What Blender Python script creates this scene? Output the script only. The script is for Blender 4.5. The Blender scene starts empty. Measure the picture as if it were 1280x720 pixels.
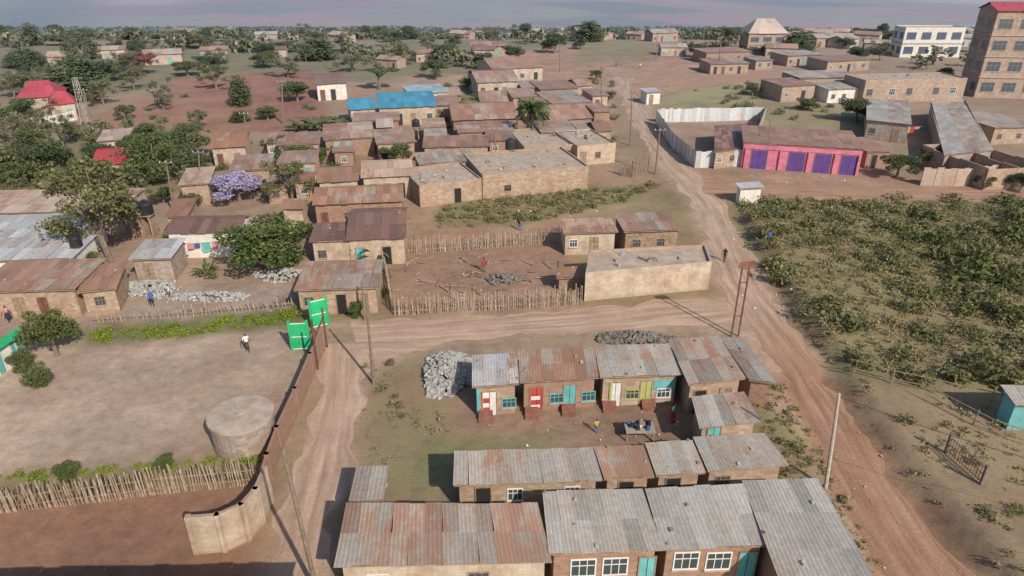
import bpy, math, random
import numpy as np
from mathutils import Vector
random.seed(7); rng=np.random.default_rng(7)
# ------------------------------------------------------------ camera model
F=860.0; TH=math.radians(26.0); H=30.0
S,C=math.sin(TH),math.cos(TH)
def P(u,v,z=0.0):
    x=(u-640)/F; y=(v-360)/F; t=(H-z)/(S+y*C)
    return Vector((t*x,t*(C-y*S),z))
def lat(x,y,seed):
    h=np.sin(x*127.1+y*311.7+seed*74.7)*43758.5453
    return h-np.floor(h)
def vn(x,y,seed=0):
    x=np.asarray(x,float);y=np.asarray(y,float)
    xi=np.floor(x);yi=np.floor(y);fx=x-xi;fy=y-yi
    fx=fx*fx*(3-2*fx);fy=fy*fy*(3-2*fy)
    a=lat(xi,yi,seed);b=lat(xi+1,yi,seed);c=lat(xi,yi+1,seed);d=lat(xi+1,yi+1,seed)
    return (a*(1-fx)+b*fx)*(1-fy)+(c*(1-fx)+d*fx)*fy-0.5
def ss(x): 
    x=np.clip(x,0,1); return x*x*(3-2*x)
eR=[P(1250,760),P(1225,720),P(1125,600),P(1055,500),P(1022,440),P(990,400),P(968,350),P(935,300),P(912,262)]
eL=[P(1130,760),P(1100,720),P(1035,600),P(990,500),P(950,440)]
eRy=np.array([p.y for p in eR]);eRx=np.array([p.x for p in eR])
eLy=np.array([p.y for p in eL]);eLx=np.array([p.x for p in eL])
yTop=P(912,262).y; yL=P(950,440).y
def gz(x,y):
    x=np.asarray(x,float);y=np.asarray(y,float)
    s=np.maximum(y-235,0)
    z=-0.088*s*ss(s/150)
    z=np.maximum(z,-150+0*z)
    far=ss((y-3500)/6000)
    z=z+far*(vn(x/2600,y/3800,3)+.5)*260*ss((y-6000)/9000)
    z=z+0.06*vn(x/5,y/5,1)*(y<200)
    e=np.interp(y,eRy,eRx)
    r=ss((x-e-0.2)/1.3)*(0.95+0.5*vn(x/9,y/9,5))*ss((yTop-y)/6)
    l=np.interp(y,eLy,eLx)
    q=ss((l-x)/1.2)*ss((x-l+5)/3)*0.35*ss((yL-y)/5)
    return z+r+q
def G(x,y): return float(gz(x,y))
def ray(u,v,h=0.0):
    """point where the line of sight meets a level h metres above the terrain"""
    x=(u-640)/F; y=(v-360)/F
    dx,dy,dz=x,C-y*S,-(S+y*C)
    p=P(u,v,h) if (S+y*C)>0.02 else None
    if p is not None and p.y<232:
        g=G(p.x,p.y); return P(u,v,h+g)
    t=20.0
    while t<12000:
        if H+dz*t<=G(dx*t,dy*t)+h: break
        t*=1.004
    return Vector((dx*t,dy*t,H+dz*t))
def top_h(base,v):
    y=(v-360)/F
    return H-base.y*(S+y*C)/(C-y*S)-base.z
def proj(x,y,z):
    d=y*C+(H-z)*S; yy=(H-z)*C-y*S
    d=np.maximum(d,0.1)
    return 640+F*x/d, 360+F*yy/d
# ------------------------------------------------------------ materials
class NT:
    def __init__(s,name):
        s.m=bpy.data.materials.new(name); s.m.use_nodes=True; s.t=s.m.node_tree
        s.t.nodes.clear(); s.out=s.n('ShaderNodeOutputMaterial')
    def n(s,ty,**k):
        nd=s.t.nodes.new(ty)
        for a,b in k.items(): setattr(nd,a,b)
        return nd
    def l(s,a,b): s.t.links.new(a,b)
    def pos(s):
        return s.n('ShaderNodeNewGeometry').outputs['Position']
    def noise(s,vec,scale,detail=4,rough=.6):
        nd=s.n('ShaderNodeTexNoise'); nd.inputs['Scale'].default_value=scale
        nd.inputs['Detail'].default_value=detail; nd.inputs['Roughness'].default_value=rough
        s.l(vec,nd.inputs['Vector']); return nd.outputs['Fac']
    def mr(s,val,a,b,c=0.,d=1.):
        nd=s.n('ShaderNodeMapRange'); s.l(val,nd.inputs[0])
        for i,x in enumerate((a,b,c,d)): nd.inputs[i+1].default_value=x
        return nd.outputs[0]
    def math(s,op,a,b=None):
        nd=s.n('ShaderNodeMath',operation=op)
        for i,x in enumerate((a,b)):
            if x is None: continue
            if isinstance(x,(int,float)): nd.inputs[i].default_value=x
            else: s.l(x,nd.inputs[i])
        return nd.outputs[0]
    def mix(s,f,a,b,bt='MIX'):
        nd=s.n('ShaderNodeMix',data_type='RGBA',blend_type=bt)
        for i,x in ((0,f),(6,a),(7,b)):
            if isinstance(x,(int,float)): nd.inputs[i].default_value=x
            elif isinstance(x,(tuple,list)): nd.inputs[i].default_value=(*x[:3],1)
            else: s.l(x,nd.inputs[i])
        return nd.outputs[2]
    def haze(s,col):  # aerial haze painted into the base colour, bluer with distance from the origin
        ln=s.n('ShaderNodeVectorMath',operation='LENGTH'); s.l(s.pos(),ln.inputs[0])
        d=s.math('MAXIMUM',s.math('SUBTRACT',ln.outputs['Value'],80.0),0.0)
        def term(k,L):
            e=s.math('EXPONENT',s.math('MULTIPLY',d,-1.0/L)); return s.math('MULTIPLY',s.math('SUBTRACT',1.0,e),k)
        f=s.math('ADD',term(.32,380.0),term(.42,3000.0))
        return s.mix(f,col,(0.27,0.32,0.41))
    def fin(s,col,rough=.9,bump=None,bs=.3,bd=.05,spec=.2,trans=0):
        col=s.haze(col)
        b=s.n('ShaderNodeBsdfPrincipled'); s.l(col,b.inputs['Base Color'])
        b.inputs['Roughness'].default_value=rough; b.inputs['Specular IOR Level'].default_value=spec
        if bump is not None:
            bn=s.n('ShaderNodeBump'); bn.inputs['Strength'].default_value=bs; bn.inputs['Distance'].default_value=bd
            s.l(bump,bn.inputs['Height']); s.l(bn.outputs[0],b.inputs['Normal'])
        o=b.outputs[0]
        if trans:
            tr=s.n('ShaderNodeBsdfTranslucent'); s.l(col,tr.inputs[0])
            mx=s.n('ShaderNodeMixShader'); mx.inputs[0].default_value=trans
            s.l(o,mx.inputs[1]); s.l(tr.outputs[0],mx.inputs[2]); o=mx.outputs[0]
        s.l(o,s.out.inputs[0]); return s.m
def uvn(k):
    return k.n('ShaderNodeUVMap').outputs[0]
def m_plain(name,c,var=.25,sc=1.2,rough=.9,spec=.2):
    k=NT(name); p=k.pos(); a=k.noise(p,sc,5); b=k.noise(p,sc*9,3)
    f=k.mr(a,.3,.7,1-var,1+var); g=k.mr(b,.3,.7,1-var*.5,1+var*.5); f=k.math('MULTIPLY',f,g)
    cb=k.n('ShaderNodeCombineColor'); 
    for i in range(3): k.l(f,cb.inputs[i])
    return k.fin(k.mix(1.0,c,cb.outputs[0],'MULTIPLY'),rough,b,.25,.02,spec)
def m_block(name,c,mortar,bw=.4,bh=.2,var=.3,dirt=(.27,.165,.105)):
    k=NT(name); uv=uvn(k); br=k.n('ShaderNodeTexBrick'); k.l(uv,br.inputs['Vector'])
    br.inputs['Scale'].default_value=1; br.inputs['Brick Width'].default_value=bw; br.inputs['Row Height'].default_value=bh
    br.inputs['Mortar Size'].default_value=.015; br.inputs['Bias'].default_value=0
    br.inputs['Color1'].default_value=(*[x*(1-var) for x in c],1); br.inputs['Color2'].default_value=(*[min(1,x*(1+var*.6)) for x in c],1)
    br.inputs['Mortar'].default_value=(*mortar,1)
    p=k.pos(); n=k.noise(p,.7,6,.7); f=k.mr(n,.40,.66,0,.7)
    c2=k.mix(f,br.outputs['Color'],dirt)
    mp=k.n('ShaderNodeMapping'); k.l(uv,mp.inputs[0]); mp.inputs['Scale'].default_value=(2.5,.25,1)
    c2=k.mix(k.mr(k.noise(mp.outputs[0],1.5,4),.55,.75,0,.45),c2,(.14,.10,.075))
    sp=k.n('ShaderNodeSeparateXYZ'); k.l(uv,sp.inputs[0])
    z=k.math('ADD',sp.outputs[1],k.math('MULTIPLY',k.noise(p,2,3),.8))
    g=k.mr(z,.5,1.3,.6,0); c2=k.mix(g,c2,(.29,.17,.11))
    return k.fin(c2,.92,br.outputs['Fac'],-.3,.02)
def m_metal(name,c,c2=None,rustc=(.21,.095,.055)):
    k=NT(name); uv=uvn(k); mp=k.n('ShaderNodeMapping'); k.l(uv,mp.inputs[0]); mp.inputs['Scale'].default_value=(1.6,.45,1)
    at=k.n('ShaderNodeAttribute',attribute_name='rust'); ti=k.n('ShaderNodeAttribute',attribute_name='tint')
    p=k.pos(); oi=k.n('ShaderNodeObjectInfo')
    vo=k.n('ShaderNodeVectorMath',operation='ADD'); k.l(mp.outputs[0],vo.inputs[0]); 
    sc_=k.n('ShaderNodeVectorMath',operation='SCALE'); sc_.inputs[0].default_value=(37,53,11); k.l(oi.outputs['Random'],sc_.inputs['Scale']); k.l(sc_.outputs[0],vo.inputs[1])
    n1=k.noise(vo.outputs[0],1.0,6,.7); n2=k.noise(p,3.5,5,.75); n3=k.noise(p,.35,3)
    s=k.math('ADD',k.math('MULTIPLY',n1,1.3),k.math('MULTIPLY',n2,.7)); s=k.math('ADD',s,k.math('MULTIPLY',n3,.8))
    s=k.math('ADD',s,at.outputs['Fac'])
    f=k.mr(s,1.55,1.68)
    base=k.mix(k.mr(n2,.35,.65),c,[x*.74 for x in c]); 
    base=k.mix(k.mr(s,1.2,1.58,0,.65),base,(c[0]*.80,c[1]*.62,c[2]*.48))
    rc=k.mix(k.mr(n2,.35,.7),rustc,[min(1,x*1.6) for x in rustc]); rc=k.mix(k.mr(n1,.4,.7,0,.6),rc,(.30,.18,.125))
    rc=k.mix(k.mr(oi.outputs['Random'],0,1,0,.45),rc,(.30,.21,.16))
    col=k.mix(f,base,rc)
    tf=k.mr(ti.outputs['Fac'],0,1,.76,1.2); cb=k.n('ShaderNodeCombineColor')
    for i in range(3): k.l(tf,cb.inputs[i])
    col=k.mix(1.0,col,cb.outputs[0],'MULTIPLY')
    return k.fin(col,.6,n2,.1,.01,.3)
def m_leaf(name,c1,c2,c3=None,trans=.25):
    k=NT(name); g=k.n('ShaderNodeNewGeometry'); r=g.outputs['Random Per Island']
    oi=k.n('ShaderNodeObjectInfo')
    n=k.noise(g.outputs['Position'],.3,3)
    f=k.math('ADD',k.math('MULTIPLY',r,.5),k.mr(n,.35,.65,0,.5))
    col=k.mix(f,c1,c2)
    if c3: col=k.mix(k.mr(r,.86,.9),col,c3)
    col=k.mix(k.math('MULTIPLY',oi.outputs['Random'],.4),col,(.15,.14,.055)) if name.startswith('leaf') else col
    return k.fin(col,.75,trans=trans,spec=.15)
M={}
M['galv']=m_metal('galvanised_sheet',(.37,.34,.30))
M['galvb']=m_metal('pale_sheet',(.43,.43,.43))
M['fencew']=m_metal('whitish_sheet',(.56,.56,.54))
M['rust']=m_metal('rusty_sheet',(.35,.31,.27))
M['beige']=m_metal('beige_sheet',(.47,.36,.28))
M['maroon']=m_metal('maroon_sheet',(.19,.115,.095),rustc=(.24,.12,.08))
M['brown']=m_metal('brown_sheet',(.28,.18,.13))
M['red']=m_metal('red_sheet',(.40,.045,.055),rustc=(.38,.06,.055))
M['blue']=m_metal('blue_sheet',(.06,.25,.36),rustc=(.10,.25,.33))
M['pblue']=m_metal('pale_blue_sheet',(.30,.40,.44))
M['conc']=m_plain('concrete_slab',(.37,.29,.225))
M['wtan']=m_block('stone_block_wall',(.41,.30,.215),(.32,.24,.18))
M['wcream']=m_block('cream_block_wall',(.50,.41,.31),(.42,.34,.26),.45,.22,.12)
M['wbrick']=m_block('brown_brick_wall',(.32,.19,.13),(.29,.21,.16),.35,.18)
M['wgrey']=m_block('grey_block_wall',(.37,.31,.26),(.28,.25,.22))
M['wwhite']=m_plain('white_plaster',(.60,.55,.47),.2)
M['wplas']=m_plain('tan_plaster',(.41,.305,.22),.3)
M['wpink']=m_plain('pink_paint',(.54,.17,.23),.25)
M['purple']=m_plain('purple_paint',(.11,.05,.20),.2)
M['wteal']=m_plain('teal_wall_paint',(.14,.34,.33),.2)
M['wood']=m_plain('weathered_wood',(.27,.19,.13),.4,3)
M['wood2']=m_plain('grey_wood',(.34,.26,.19),.4,3)
M['dark']=m_plain('dark_opening',(.025,.022,.02),.2)
M['glass']=m_plain('window_glass',(.05,.065,.075),.2,1,.15,.6)
M['teal']=m_plain('teal_paint',(.13,.37,.35),.2)
M['white']=m_plain('white_paint',(.66,.63,.57),.1)
M['yellow']=m_plain('yellow_green_paint',(.38,.37,.14),.2)
M['redp']=m_plain('red_cloth',(.38,.06,.05),.2)
M['green']=m_plain('green_gate_paint',(.03,.38,.15),.15)
M['rustp']=m_plain('red_oxide_paint',(.15,.065,.045),.35,2)
M['step']=m_plain('red_oxide_step',(.23,.105,.075),.3,2)
M['bsheet']=m_block('brown_block_fence_wall',(.32,.19,.135),(.28,.18,.13),.45,.22,.2)
M['bplast']=m_plain('black_plastic',(.02,.02,.022),.2,1,.4,.5)
M['stone']=m_plain('quarry_stone',(.33,.315,.29),.35,4)
M['rock']=m_plain('dark_rock',(.17,.15,.13),.4,3)
M['bluep']=m_plain('blue_paint',(.05,.10,.30),.2)
M['skin']=m_plain('skin',(.075,.04,.025),.1,4,.6)
M['hair']=m_plain('hair',(.012,.01,.009),.1)
for nm,c in dict(cl_white=(.6,.57,.53),cl_black=(.03,.03,.035),cl_red=(.40,.04,.05),cl_blue=(.05,.10,.30),cl_yellow=(.52,.38,.08),cl_brown=(.16,.10,.07),cl_pink=(.5,.2,.26),cl_green=(.06,.25,.1)).items():
    M[nm]=m_plain('cloth_'+nm[3:],c,.12,3)
M['leaf']=m_leaf('leaf_green',(.055,.085,.024),(.125,.165,.05),(.20,.20,.09))
M['leafd']=m_leaf('leaf_dark',(.035,.06,.022),(.08,.115,.04))
M['leafy']=m_leaf('bright_leaf_yellow_green',(.15,.20,.03),(.27,.31,.05))
M['leafo']=m_leaf('leaf_olive',(.09,.105,.04),(.20,.20,.09),(.30,.26,.15))
M['leafs']=m_leaf('leaf_scrub',(.12,.13,.055),(.25,.235,.11),(.35,.30,.18))
M['leafp']=m_leaf('bright_jacaranda_flower',(.32,.27,.42),(.50,.44,.60))
M['leafr']=m_leaf('bright_red_flower',(.20,.05,.045),(.32,.10,.08),(.1,.12,.04))
M['leafg']=m_leaf('bright_dry_grass_blade',(.20,.18,.08),(.36,.29,.16),(.14,.16,.06),.15)
M['bark']=m_plain('bark',(.19,.145,.11),.35,3)
M['polew']=m_plain('pole_wood',(.19,.14,.10),.3,3)
M['polec']=m_plain('pole_concrete',(.40,.35,.29),.2,3)
# ------------------------------------------------------------ mesh builder
col=bpy.context.scene.collection
def link(o,parent=None):
    col.objects.link(o)
    if parent: o.parent=parent
    return o
def empty(name):
    e=bpy.data.objects.new(name,None); e.empty_display_size=.3; return link(e)
class MB:
    def __init__(s): s.v=[];s.f=[];s.m=[];s.uv=[];s.a=[];s.b=[];s.ms=[]
    def mi(s,k):
        if k not in s.ms: s.ms.append(k)
        return s.ms.index(k)
    def q(s,pts,k,rust=0,tint=.5,uv=None):
        pts=[Vector(p) for p in pts]; i=len(s.v); s.v+=[tuple(p) for p in pts]; s.f.append(tuple(range(i,i+len(pts)))); s.m.append(s.mi(k))
        s.a.append(rust); s.b.append(tint)
        if uv is None:
            e=(pts[1]-pts[0]); L=e.length or 1; e=e/L; n=e.cross(pts[2]-pts[0]); 
            n=n.normalized() if n.length>1e-9 else Vector((0,0,1)); w=n.cross(e)
            uv=[((p-pts[0]).dot(e),(p-pts[0]).dot(w)) for p in pts]
        s.uv+=list(uv)
    def box(s,o,ex,ey,ez,k,**kw):
        o=Vector(o);ex=Vector(ex);ey=Vector(ey);ez=Vector(ez)
        a,b,c,d=o,o+ex,o+ex+ey,o+ey
        s.q([d,c,b,a],k,**kw); s.q([a+ez,b+ez,c+ez,d+ez],k,**kw)
        for p,r in ((a,b),(b,c),(c,d),(d,a)): s.q([p,r,r+ez,p+ez],k,**kw)
    def tube(s,pts,rs,k,n=7):
        rings=[]
        for i,p in enumerate(pts):
            p=Vector(p); d=(Vector(pts[min(i+1,len(pts)-1)])-Vector(pts[max(i-1,0)])).normalized()
            x=d.cross(Vector((0,1,.01)));  x=x.normalized() if x.length>1e-3 else Vector((1,0,0)); y=d.cross(x)
            rings.append([p+(x*math.cos(2*math.pi*j/n)+y*math.sin(2*math.pi*j/n))*rs[i] for j in range(n)])
        for a,b in zip(rings,rings[1:]):
            for j in range(n): s.q([a[j],a[(j+1)%n],b[(j+1)%n],b[j]],k)
        s.q(rings[-1],k); s.q(rings[0][::-1],k)
    def done(s,name,parent=None,smooth=False):
        me=bpy.data.meshes.new(name); me.from_pydata(s.v,[],s.f)
        for k in s.ms: me.materials.append(M[k])
        me.polygons.foreach_set('material_index',s.m)
        u=me.uv_layers.new(name='UVMap'); u.data.foreach_set('uv',np.array(s.uv,dtype=np.float32).ravel())
        for nm,ar in (('rust',s.a),('tint',s.b)):
            at=me.attributes.new(nm,'FLOAT','FACE'); at.data.foreach_set('value',np.array(ar,dtype=np.float32))
        if smooth: me.polygons.foreach_set('use_smooth',[True]*len(s.f))
        me.update(); return link(bpy.data.objects.new(name,me),parent)
def npmesh(name,V,mats,mi=None,quads=None):
    V=np.asarray(V,dtype=np.float32).reshape(-1,3)
    if quads is None: quads=np.arange(len(V)).reshape(-1,4)
    me=bpy.data.meshes.new(name); me.vertices.add(len(V)); me.vertices.foreach_set('co',V.ravel())
    q=np.asarray(quads,dtype=np.int32); me.loops.add(q.size); me.loops.foreach_set('vertex_index',q.ravel())
    me.polygons.add(len(q)); me.polygons.foreach_set('loop_start',np.arange(0,q.size,4,dtype=np.int32))
    for k in mats: me.materials.append(M[k])
    if mi is not None: me.polygons.foreach_set('material_index',np.asarray(mi,dtype=np.int32))
    me.update(calc_edges=True); me.validate(); return me
# ------------------------------------------------------------ ground
xs=np.concatenate([-np.geomspace(95,30000,130)[::-1],np.arange(-94,100,.75),np.geomspace(100,30000,130)])
ys=np.concatenate([np.arange(8,135,.7),135+np.cumsum(.75*1.02**np.arange(370))]); ys=ys[ys<45000]
X,Y=np.meshgrid(xs,ys); Z=gz(X,Y)
amp=np.clip(Y/60,.6,6)
Xp=X+vn(X/(2.2*amp),Y/(2.2*amp),11)*2.2*amp; Yp=Y+vn(X/(2.2*amp),Y/(2.2*amp),12)*2.6*amp
Up,Vp=proj(Xp,Yp,Z)
def inpoly(u,v,poly):
    r=np.zeros(u.shape,bool); n=len(poly)
    for i in range(n):
        x1,y1=poly[i];x2,y2=poly[(i+1)%n]
        if y1==y2: continue
        c=((y1>v)!=(y2>v))&(u<(x2-x1)*(v-y1)/(y2-y1)+x1); r^=c
    return r
road=(.41,.29,.21); yard=(.40,.295,.22); dry=(.27,.205,.12); grn=(.15,.16,.07); comp=(.32,.22,.155)
tanb=(.35,.235,.16)
R_=[ # polygon, colour, veg
 ([(-400,240),(1700,240),(1700,60),(-400,60)],(.30,.21,.14),.45),
 ([(-200,60),(860,50),(700,95),(430,100),(-200,130)],(.17,.16,.09),.8),
 ([(200,98),(400,88),(420,150),(330,165),(215,150)],(.27,.13,.085),.1),
 ([(85,155),(210,110),(330,165),(180,170)],(.28,.15,.095),.3),
 ([(0,205),(110,165),(210,160),(230,240),(0,240)],(.17,.16,.085),.8),
 ([(430,100),(700,90),(770,110),(770,190),(520,200),(430,190)],tanb,.3),
 ([(560,118),(690,110),(690,135),(560,128)],(.2,.18,.09),.6),
 ([(560,70),(800,48),(1000,55),(1000,85),(820,110),(690,105)],(.34,.20,.13),.25),
 ([(740,50),(830,44),(800,75),(720,85)],(.24,.19,.10),.5),
 ([(760,85),(985,78),(985,100),(860,112),(800,135),(770,110)],(.37,.23,.155),0),
 ([(820,108),(960,105),(965,145),(830,150)],(.29,.255,.13),.4),
 ([(820,150),(955,148),(930,205),(868,208)],comp,.2),
 ([(955,100),(1080,100),(1080,160),(955,160)],(.26,.21,.12),.5),
 ([(830,215),(1290,225),(1290,258),(880,258)],(.34,.215,.145),.1),
 ([(0,240),(520,240),(500,385),(0,400)],(.34,.245,.175),.2),
 ([(0,365),(380,355),(380,395),(110,408),(0,420)],(.35,.27,.21),.15),
 ([(510,195),(770,185),(840,235),(700,290),(510,300)],(.34,.235,.155),.25),
 ([(545,255),(720,235),(830,228),(790,250),(700,272),(545,290)],(.22,.18,.09),.8),
 ([(500,295),(735,275),(735,385),(490,392)],(.31,.195,.135),.1),
 ([(440,330),(495,330),(490,400),(410,405)],(.29,.21,.135),.5),
 ([(905,250),(1290,250),(1290,760),(1230,760),(1030,470),(960,370)],(.26,.215,.115),.8),
 ([(1040,470),(1290,500),(1290,760),(1240,760)],(.33,.235,.15),.5),
 ([(930,480),(985,480),(1110,720),(1070,720),(960,600)],(.25,.22,.11),.8),
 ([(-300,430),(65,430),(370,410),(385,455),(350,560),(320,572),(-300,610)],yard,0),
 ([(110,408),(375,385),(378,410),(110,430)],grn,.5),
 ([(-300,605),(330,575),(335,600),(-300,650)],(.25,.205,.10),.6),
 ([(-300,640),(330,600),(330,800),(-300,800)],(.26,.145,.095),.1),
 ([(450,450),(530,445),(560,520),(560,620),(445,620)],(.31,.225,.145),.65),
 ([(525,430),(860,420),(860,440),(560,490)],(.32,.235,.17),.2),
 ([(560,480),(870,480),(980,560),(560,640)],(.27,.18,.125),.15),
 ([(535,545),(700,545),(700,600),(480,600)],(.23,.21,.11),.5),
 ([(385,410),(470,400),(660,392),(830,384),(900,370),(985,395),(960,425),(840,412),(660,420),(540,438),(480,450),(450,520),(435,640),(400,800),(300,800),(350,640),(395,500)],road,0),
 ([(1095,760),(960,470),(925,400),(888,330),(866,262),(822,205),(800,165),(780,120),(772,95),(806,95),(812,150),(840,180),(870,215),(912,262),(935,300),(968,350),(1022,440),(1130,600),(1250,760)],road,0),
 ([(1110,760),(1020,580),(975,470),(1030,455),(1085,530),(1260,760)],(.31,.18,.115),0),
 ([(1215,720),(1120,600),(1050,500),(1018,440),(965,350),(974,350),(1032,445),(1066,500),(1140,600),(1245,730)],(.17,.10,.065),.1),
]
colr=np.zeros(X.shape+(3,)); colr[:]=dry; veg=np.full(X.shape,.5)
n1=vn(X/900,Y/1500,21)+.5; n2=vn(X/350,Y/700,22)+.5
farm=Y>330
palette=np.array([(.20,.17,.10),(.30,.15,.11),(.08,.09,.05),(.40,.25,.18),(.22,.11,.09),(.06,.08,.04),(.22,.19,.10),(.46,.36,.27),(.11,.11,.06)])
ang=.5; Xr=X*math.cos(ang)+Y*math.sin(ang); Yr=-X*math.sin(ang)+Y*math.cos(ang)
sc_f=np.where(Y<1200,1.0,np.where(Y<5000,2.0,6.0))
idx=(lat(np.floor((Xr+n1*200)/(190*sc_f)),np.floor((Yr+n2*250)/(330*sc_f)),5)*9).astype(int)
colr[farm]=palette[idx][farm]
veg[Y>700]=.15
for poly,c,g in R_:
    m=inpoly(Up,Vp,poly)&(Y<330)&(Y>5)
    colr[m]=c; veg[m]=g
def blur(a):
    b=a.copy(); b[1:-1,1:-1]=(a[1:-1,1:-1]*2+a[:-2,1:-1]+a[2:,1:-1]+a[1:-1,:-2]+a[1:-1,2:])/6; return b
for _ in range(2): colr=blur(colr); veg=blur(veg)
nx,ny=len(xs),len(ys)
ii=np.arange(nx*ny).reshape(ny,nx)
quads=np.stack([ii[:-1,:-1],ii[:-1,1:],ii[1:,1:],ii[1:,:-1]],-1).reshape(-1,4)
def m_ground(name,attr=True):
    k=NT(name); p=k.pos()
    ca=k.n('ShaderNodeAttribute',attribute_name='gcol'); ve=k.n('ShaderNodeAttribute',attribute_name='veg')
    a=k.noise(p,.16,6,.65); b=k.noise(p,1.1,6,.7); c=k.noise(p,7,4,.7); d0=k.noise(p,.02,4,.6)
    f=k.math('MULTIPLY',k.mr(a,.3,.7,.76,1.2),k.mr(b,.3,.7,.76,1.2)); f=k.math('MULTIPLY',f,k.mr(c,.3,.7,.84,1.14)); f=k.math('MULTIPLY',f,k.mr(d0,.35,.65,.85,1.12))
    f=k.math('MULTIPLY',f,k.mr(k.noise(p,.004,6,.7),.35,.65,.82,1.15))
    cb=k.n('ShaderNodeCombineColor'); 
    for i in range(3): k.l(f,cb.inputs[i])
    cc=k.mix(1.0,ca.outputs['Color'],cb.outputs[0],'MULTIPLY')
    s=k.math('ADD',k.math('MULTIPLY',b,.7),k.math('MULTIPLY',a,.4)); s=k.math('ADD',s,k.math('MULTIPLY',ve.outputs['Fac'],.35))
    g=k.mr(s,.68,.88,0,.7); gc=k.mix(k.mr(c,.35,.65),(.13,.13,.055),(.26,.215,.115))
    cc=k.mix(g,cc,gc)
    cc=k.mix(k.mr(k.noise(p,.09,4),.48,.68,0,.45),cc,(.30,.17,.11))
    cc=k.mix(k.mr(k.noise(p,14,2,.8),.70,.76,0,.5),cc,(.46,.39,.33))
    return k.fin(cc,.97,b,.5,.12,.1)
M['ground']=m_ground('earth_ground')
me=npmesh('ground',np.stack([X,Y,Z],-1),['ground'],None,quads)
ca=me.attributes.new('gcol','FLOAT_COLOR','POINT'); c4=np.ones((nx*ny,4),np.float32); c4[:,:3]=colr.reshape(-1,3); ca.data.foreach_set('color',c4.ravel())
va=me.attributes.new('veg','FLOAT','POINT'); va.data.foreach_set('value',veg.ravel().astype(np.float32))
me.polygons.foreach_set('use_smooth',[True]*len(me.polygons))
link(bpy.data.objects.new('ground',me))
# ------------------------------------------------------------ roads as sheets
def m_road(name,c,near=None):
    k=NT(name); p=k.pos(); uv=uvn(k); mp=k.n('ShaderNodeMapping'); k.l(uv,mp.inputs[0]); mp.inputs['Scale'].default_value=(1.3,.07,1)
    st=k.noise(mp.outputs[0],1.2,5,.6); b=k.noise(p,.45,6,.7); d=k.noise(p,5,5,.7)
    cv=k.n('ShaderNodeRGB').outputs[0]; cv.default_value=(*c,1)
    if near:
        sp=k.n('ShaderNodeSeparateXYZ'); k.l(p,sp.inputs[0]); yy=k.math('ADD',sp.outputs[1],k.math('MULTIPLY',b,9.0))
        cv=k.mix(k.mr(yy,50,63),near,cv)
    f=k.math('MULTIPLY',k.mr(st,.36,.64,.76,1.15),k.mr(d,.3,.7,.86,1.12)); f=k.math('MULTIPLY',f,k.mr(b,.3,.7,1.1,.86))
    cb=k.n('ShaderNodeCombineColor')
    k.l(f,cb.inputs[0]); k.l(k.math('POWER',f,1.15),cb.inputs[1]); k.l(k.math('POWER',f,1.25),cb.inputs[2])
    cc=k.mix(1.0,cv,cb.outputs[0],'MULTIPLY')
    cc=k.mix(k.mr(k.noise(p,17,2,.8),.68,.74,0,.55),cc,(.48,.41,.34))
    return k.fin(cc,.97,k.math('ADD',st,k.math('MULTIPLY',d,.5)),.6,.10,.1)
M['road']=m_road('dusty_road',road); M['road2']=m_road('red_earth_road',(.35,.215,.14)); M['roadm']=m_road('main_dirt_road',road,(.33,.195,.125))
def strip(name,pairs,k,step=.8,seed=0):
    L=[P(*a) for a,b in pairs]; R=[P(*b) for a,b in pairs]
    cl=[(a+b)/2 for a,b in zip(L,R)]; acc=[0]
    for a,b in zip(cl,cl[1:]): acc.append(acc[-1]+(b-a).length)
    n=int(acc[-1]/step)+2; ts=np.linspace(0,acc[-1],n); nw=11
    lx=np.interp(ts,acc,[p.x for p in L]);ly=np.interp(ts,acc,[p.y for p in L]);rx=np.interp(ts,acc,[p.x for p in R]);ry=np.interp(ts,acc,[p.y for p in R])
    ker=np.ones(7)/7
    def sm(a): return np.convolve(np.pad(a,3,mode='edge'),ker,'valid')
    lx,ly,rx,ry=map(sm,(lx,ly,rx,ry))
    ja=vn(ts/2.3,ts*0+seed,31)*1.3+vn(ts/.9,ts*0+seed,33)*.6; jb=vn(ts/2.3,ts*0+seed,32)*1.3+vn(ts/.9,ts*0+seed,34)*.6
    w=np.hypot(rx-lx,ry-ly)+1e-6
    V=[];UVs=[]
    for j in range(nw):
        s=j/(nw-1); s_=s+(1-s)**6*ja/w-s**6*jb/w
        x=lx+(rx-lx)*s_;y=ly+(ry-ly)*s_
        V.append(np.stack([x,y,gz(x,y)+.012+.02*math.sin(s*math.pi)],-1)); UVs.append(np.stack([s*w,ts],-1))
    V=np.stack(V,1); uvv=np.stack(UVs,1).reshape(-1,2); ii=np.arange(n*nw).reshape(n,nw)
    q=np.stack([ii[:-1,:-1],ii[:-1,1:],ii[1:,1:],ii[1:,:-1]],-1).reshape(-1,4)
    me=npmesh(name,V,[k],None,q); u=me.uv_layers.new(name='UVMap'); u.data.foreach_set('uv',uvv[q.ravel()].astype(np.float32).ravel())
    me.polygons.foreach_set('use_smooth',[True]*len(q)); return link(bpy.data.objects.new(name,me))
strip('dirt_road',[((1128,760),(1245,760)),((1104,720),(1215,720)),((1040,600),(1118,600)),((990,500),(1048,500)),((955,440),(1016,440)),((928,400),(985,400)),((897,350),(962,350)),((880,300),(930,300)),((866,262),(908,262)),((845,230),(885,230)),((822,205),(858,205)),((806,180),(833,180)),((788,150),(808,150)),((776,120),(798,120)),((772,98),(798,98))],'roadm',seed=1)
strip('dirt_road',[((428,402),(440,455)),((480,400),(495,440)),((560,397),(560,430)),((650,391),(650,420)),((750,385),(750,414)),((840,377),(840,411)),((915,372),(925,402))],'road',seed=2)
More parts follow.
